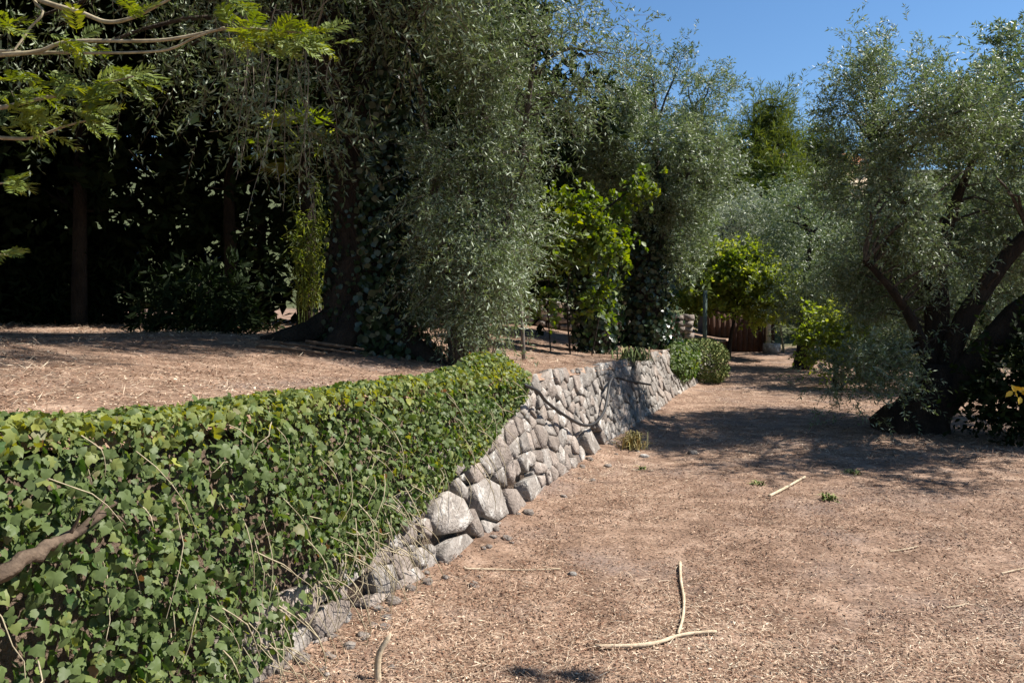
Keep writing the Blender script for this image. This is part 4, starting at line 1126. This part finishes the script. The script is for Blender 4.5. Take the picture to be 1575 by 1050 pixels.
mb = MB(); q0 = np.array([sx + 1.15, sy - .35, sz]); mb.box(q0 + np.array([-.3, 0, .95]), (.16, .06, 1.9)); o = mb.build('pale_board', M['cane']); tag(o, 'pale upright board leaning at the corner of the shed', 'board')
mb = MB(); mb.tube([q0 + np.array([.25, 0, -.05]), q0 + np.array([.12, 0, .9]), q0 + np.array([0, .02, 1.9])], [.04, .036, .03], 7); tag(mb.build('leaning_pole', M['twig_pale']), 'slanting pale pole right of the shed', 'pole')
mb = MB(); mb.box(q0 + np.array([-.3, -.35, .16]), (.55, .3, .34), .1, .92); tag(mb.build('stone_block', M['stone']), 'pale stone block on the ground at the shed corner', 'stone block')

# ------------------------------------------------------------------ hose, branches, canes and stones lying about
r = rng(170)
HO = [(780, 598, .1), (800, 608, .11), (820, 622, .07), (850, 642, .06), (880, 657, .06), (900, 653, .06), (914, 635, .06), (920, 610, .06), (924, 591, .06), (934, 583, .05), (958, 589, .05), (990, 594, .05)]
q = []
for px, py, o in HO:
    d, z = pix_face(px, py); q.append(face(np.array(d), np.array(z), np.array(o + .06)))
q = spline(np.array(q), 60)
mb = MB(); mb.tube(q, np.full(60, .016), 8)
tag(mb.build('rubber_hose', M['hose'], smooth=True), 'black rubber hose looping down over the stone wall', 'hose')
def lying(name, pts, rad, mat, label, cat, seed, group=None, lift=.0, knots=0):
    P = []
    for px, py in pts:
        p = pix_ground(px, py); p[2] += rad + lift + .006; P.append(p)
    q = spline(np.array(P), 16)
    rr = np.linspace(rad, rad * .75, 16) * (1 + .1 * np.sin(np.arange(16) * 1.9))
    mb = MB(); mb.tube(q, rr, 8, .08, seed)
    return tag(mb.build(name, mat, smooth=True), label, cat, group)
lying('dry_cane', [(1046, 868), (1047, 895), (1052, 925), (1050, 955), (1043, 979)], .010, M['cane'], 'pale dry cane lying towards the viewer on the path', 'cane', 1, 'canes and sticks on the path')
lying('dry_cane', [(915, 999), (975, 998), (1015, 992), (1040, 983), (1070, 978), (1102, 976)], .011, M['cane'], 'longer bent cane lying crosswise nearest the viewer', 'cane', 2, 'canes and sticks on the path')
lying('dry_cane', [(714, 877), (760, 878), (810, 879), (862, 877)], .006, M['cane'], 'thin straight cane below the big grey stones', 'cane', 3, 'canes and sticks on the path')
lying('dry_cane', [(1183, 766), (1210, 752), (1238, 736)], .014, M['cane'], 'short pale stick below the tree shadow', 'stick', 4, 'canes and sticks on the path')
lying('dry_cane', [(1368, 850), (1390, 847), (1412, 842)], .005, M['cane'], 'thin pale straw stalk right of the middle of the path', 'stick', 5, 'canes and sticks on the path')
lying('dry_cane', [(1455, 937), (1475, 934), (1490, 930)], .005, M['cane'], 'thin pale stalk near the lower right corner', 'stick', 6, 'canes and sticks on the path')
lying('dry_cane', [(1540, 884), (1575, 876)], .005, M['cane'], 'thin pale stalk at the right edge of the path', 'stick', 7, 'canes and sticks on the path')
p = pix_ground(582, 1046)
mb = MB(); mb.tube(spline([p + np.array([0, 0, -.03]), p + np.array([-.005, .01, .06]), p + np.array([.005, .02, .12]), p + np.array([.05, .03, .19])], 9), [.016, .016, .015, .015, .014, .013, .012, .011, .005], 8, .06)
tag(mb.build('cane_stub', M['cane'], smooth=True), 'broken yellow cane stub standing by the wall foot', 'cane stub')
def pebble(px, py, sz, label, seed):
    r = rng(seed); p = pix_ground(px, py)
    k = 8; a = np.arange(k) / k * 6.283
    rows = [np.stack([np.cos(a) * s * sz * r.uniform(.85, 1.15, k), np.sin(a) * s * sz * .7 * r.uniform(.85, 1.15, k), np.full(k, h * sz)], -1) for s, h in ((.8, -.1), (1, .2), (.6, .55))]
    V = np.concatenate(rows + [[(0, 0, .62 * sz)]]) + p
    Q = [(g * k + i, g * k + (i + 1) % k, (g + 1) * k + (i + 1) % k, (g + 1) * k + i) for g in range(2) for i in range(k)]
    T = [(2 * k + i, 2 * k + (i + 1) % k, 3 * k) for i in range(k)]
    mb = MB(); mb.add(V, Q, T); tag(mb.build('loose_stone', M['stone']), label, 'stone', 'loose stones')
pebble(880, 884, .035, 'small white stone at the end of the thin cane', 1)
pebble(990, 703, .06, 'small stone lying by the grass tuft', 2)
pebble(1065, 698, .07, 'pale stone at the left tip of the tree shadow', 3)
r = rng(172); mb = MB()
for _ in range(70):
    y = 3.2 + 9 * r.random() ** 1.4; sd_ = abs(r.normal(0, .14)) + .01; x = WA * y - WB + sd_; sz_ = r.uniform(.012, .045) * (1.3 if r.random() < .15 else 1)
    k = 6; a = np.arange(k) / k * 6.283 + r.uniform(0, 1)
    rows = [np.stack([np.cos(a) * s_ * sz_ * r.uniform(.7, 1.2, k), np.sin(a) * s_ * sz_ * r.uniform(.7, 1.2, k), np.full(k, h_ * sz_) + r.normal(0, .1 * sz_, k)], -1) for s_, h_ in ((.8, -.2), (1, .2), (.55, .55))]
    mb.add(np.concatenate(rows + [[(0, 0, .6 * sz_)]]) + np.array([x, y, zg(x, y)]), [(g * k + i, g * k + (i + 1) % k, (g + 1) * k + (i + 1) % k, (g + 1) * k + i) for g in range(2) for i in range(k)], [(2 * k + i, 2 * k + (i + 1) % k, 3 * k) for i in range(k)])
tag(mb.build('rubble', M['stone_warm']), 'small fallen rubble along the foot of the stone wall', 'rubble', kind='stuff')
# thick dead branch in the ivy
q = []
for px, py, o in [(-260, 985, .2), (-80, 897, .21), (0, 856, .21), (40, 838, .2), (85, 808, .19), (134, 781, .15)]:
    d, z = pix_face(px, py); q.append(face(np.array(d), np.array(z), np.array(o)))
q = spline(np.array(q), 34); rr_ = rng(171)
q[1:] += rr_.normal(0, .004, (33, 3))
mb = MB(); mb.tube(q, np.linspace(.027, .008, 34) * (1 + .14 * np.sin(np.arange(34) * 1.7) * rr_.random(34)), 10, .22, 3)
for k_, (i_, dv_) in enumerate(((18, (.05, -.02, .09)), (24, (.02, .06, .07)), (28, (.06, .03, -.05)))):
    mb.tube(spline([q[i_], q[i_] + np.array(dv_) * .5 + .006, q[i_] + np.array(dv_)], 6), np.linspace(.008, .002, 6), 5)
tag(mb.build('dead_branch', M['wood'], smooth=True), 'thick dead brown branch lying in the ivy at the left edge', 'branch')
# cut branches heaped at the foot of the big tree
CUT = ['longest cut branch at the left of the pile by the ivy clad tree', 'thin cut branch in the middle of the pile by the ivy clad tree', 'thickest cut branch nearest the ivy clad trunk', 'short upturned cut branch against the ivy clad trunk', 'thinnest cut branch at the front of the pile by the ivy clad tree']
for i, (pts, rad) in enumerate([([(395, 525), (440, 500), (500, 492)], .018), ([(430, 520), (480, 505), (545, 500)], .014), ([(470, 490), (520, 500), (560, 492)], .02)]):
    P = []
    for px, py in pts:
        p = pix(px, py, 7.5)
        p[1] = 7.5 + .12 * i; p[0] = (px - 787.5) / F * p[1]; p[2] = zt(p[0], p[1]) + .05 + .03 * i
        P.append(p)
    q = spline(np.array(P), 12); mb = MB(); mb.tube(q, np.linspace(rad, rad * .6, 12), 7, .08, i)
    tag(mb.build('cut_branch', M['wood'], smooth=True), CUT[i], 'branch', 'cut branches at the tree foot')
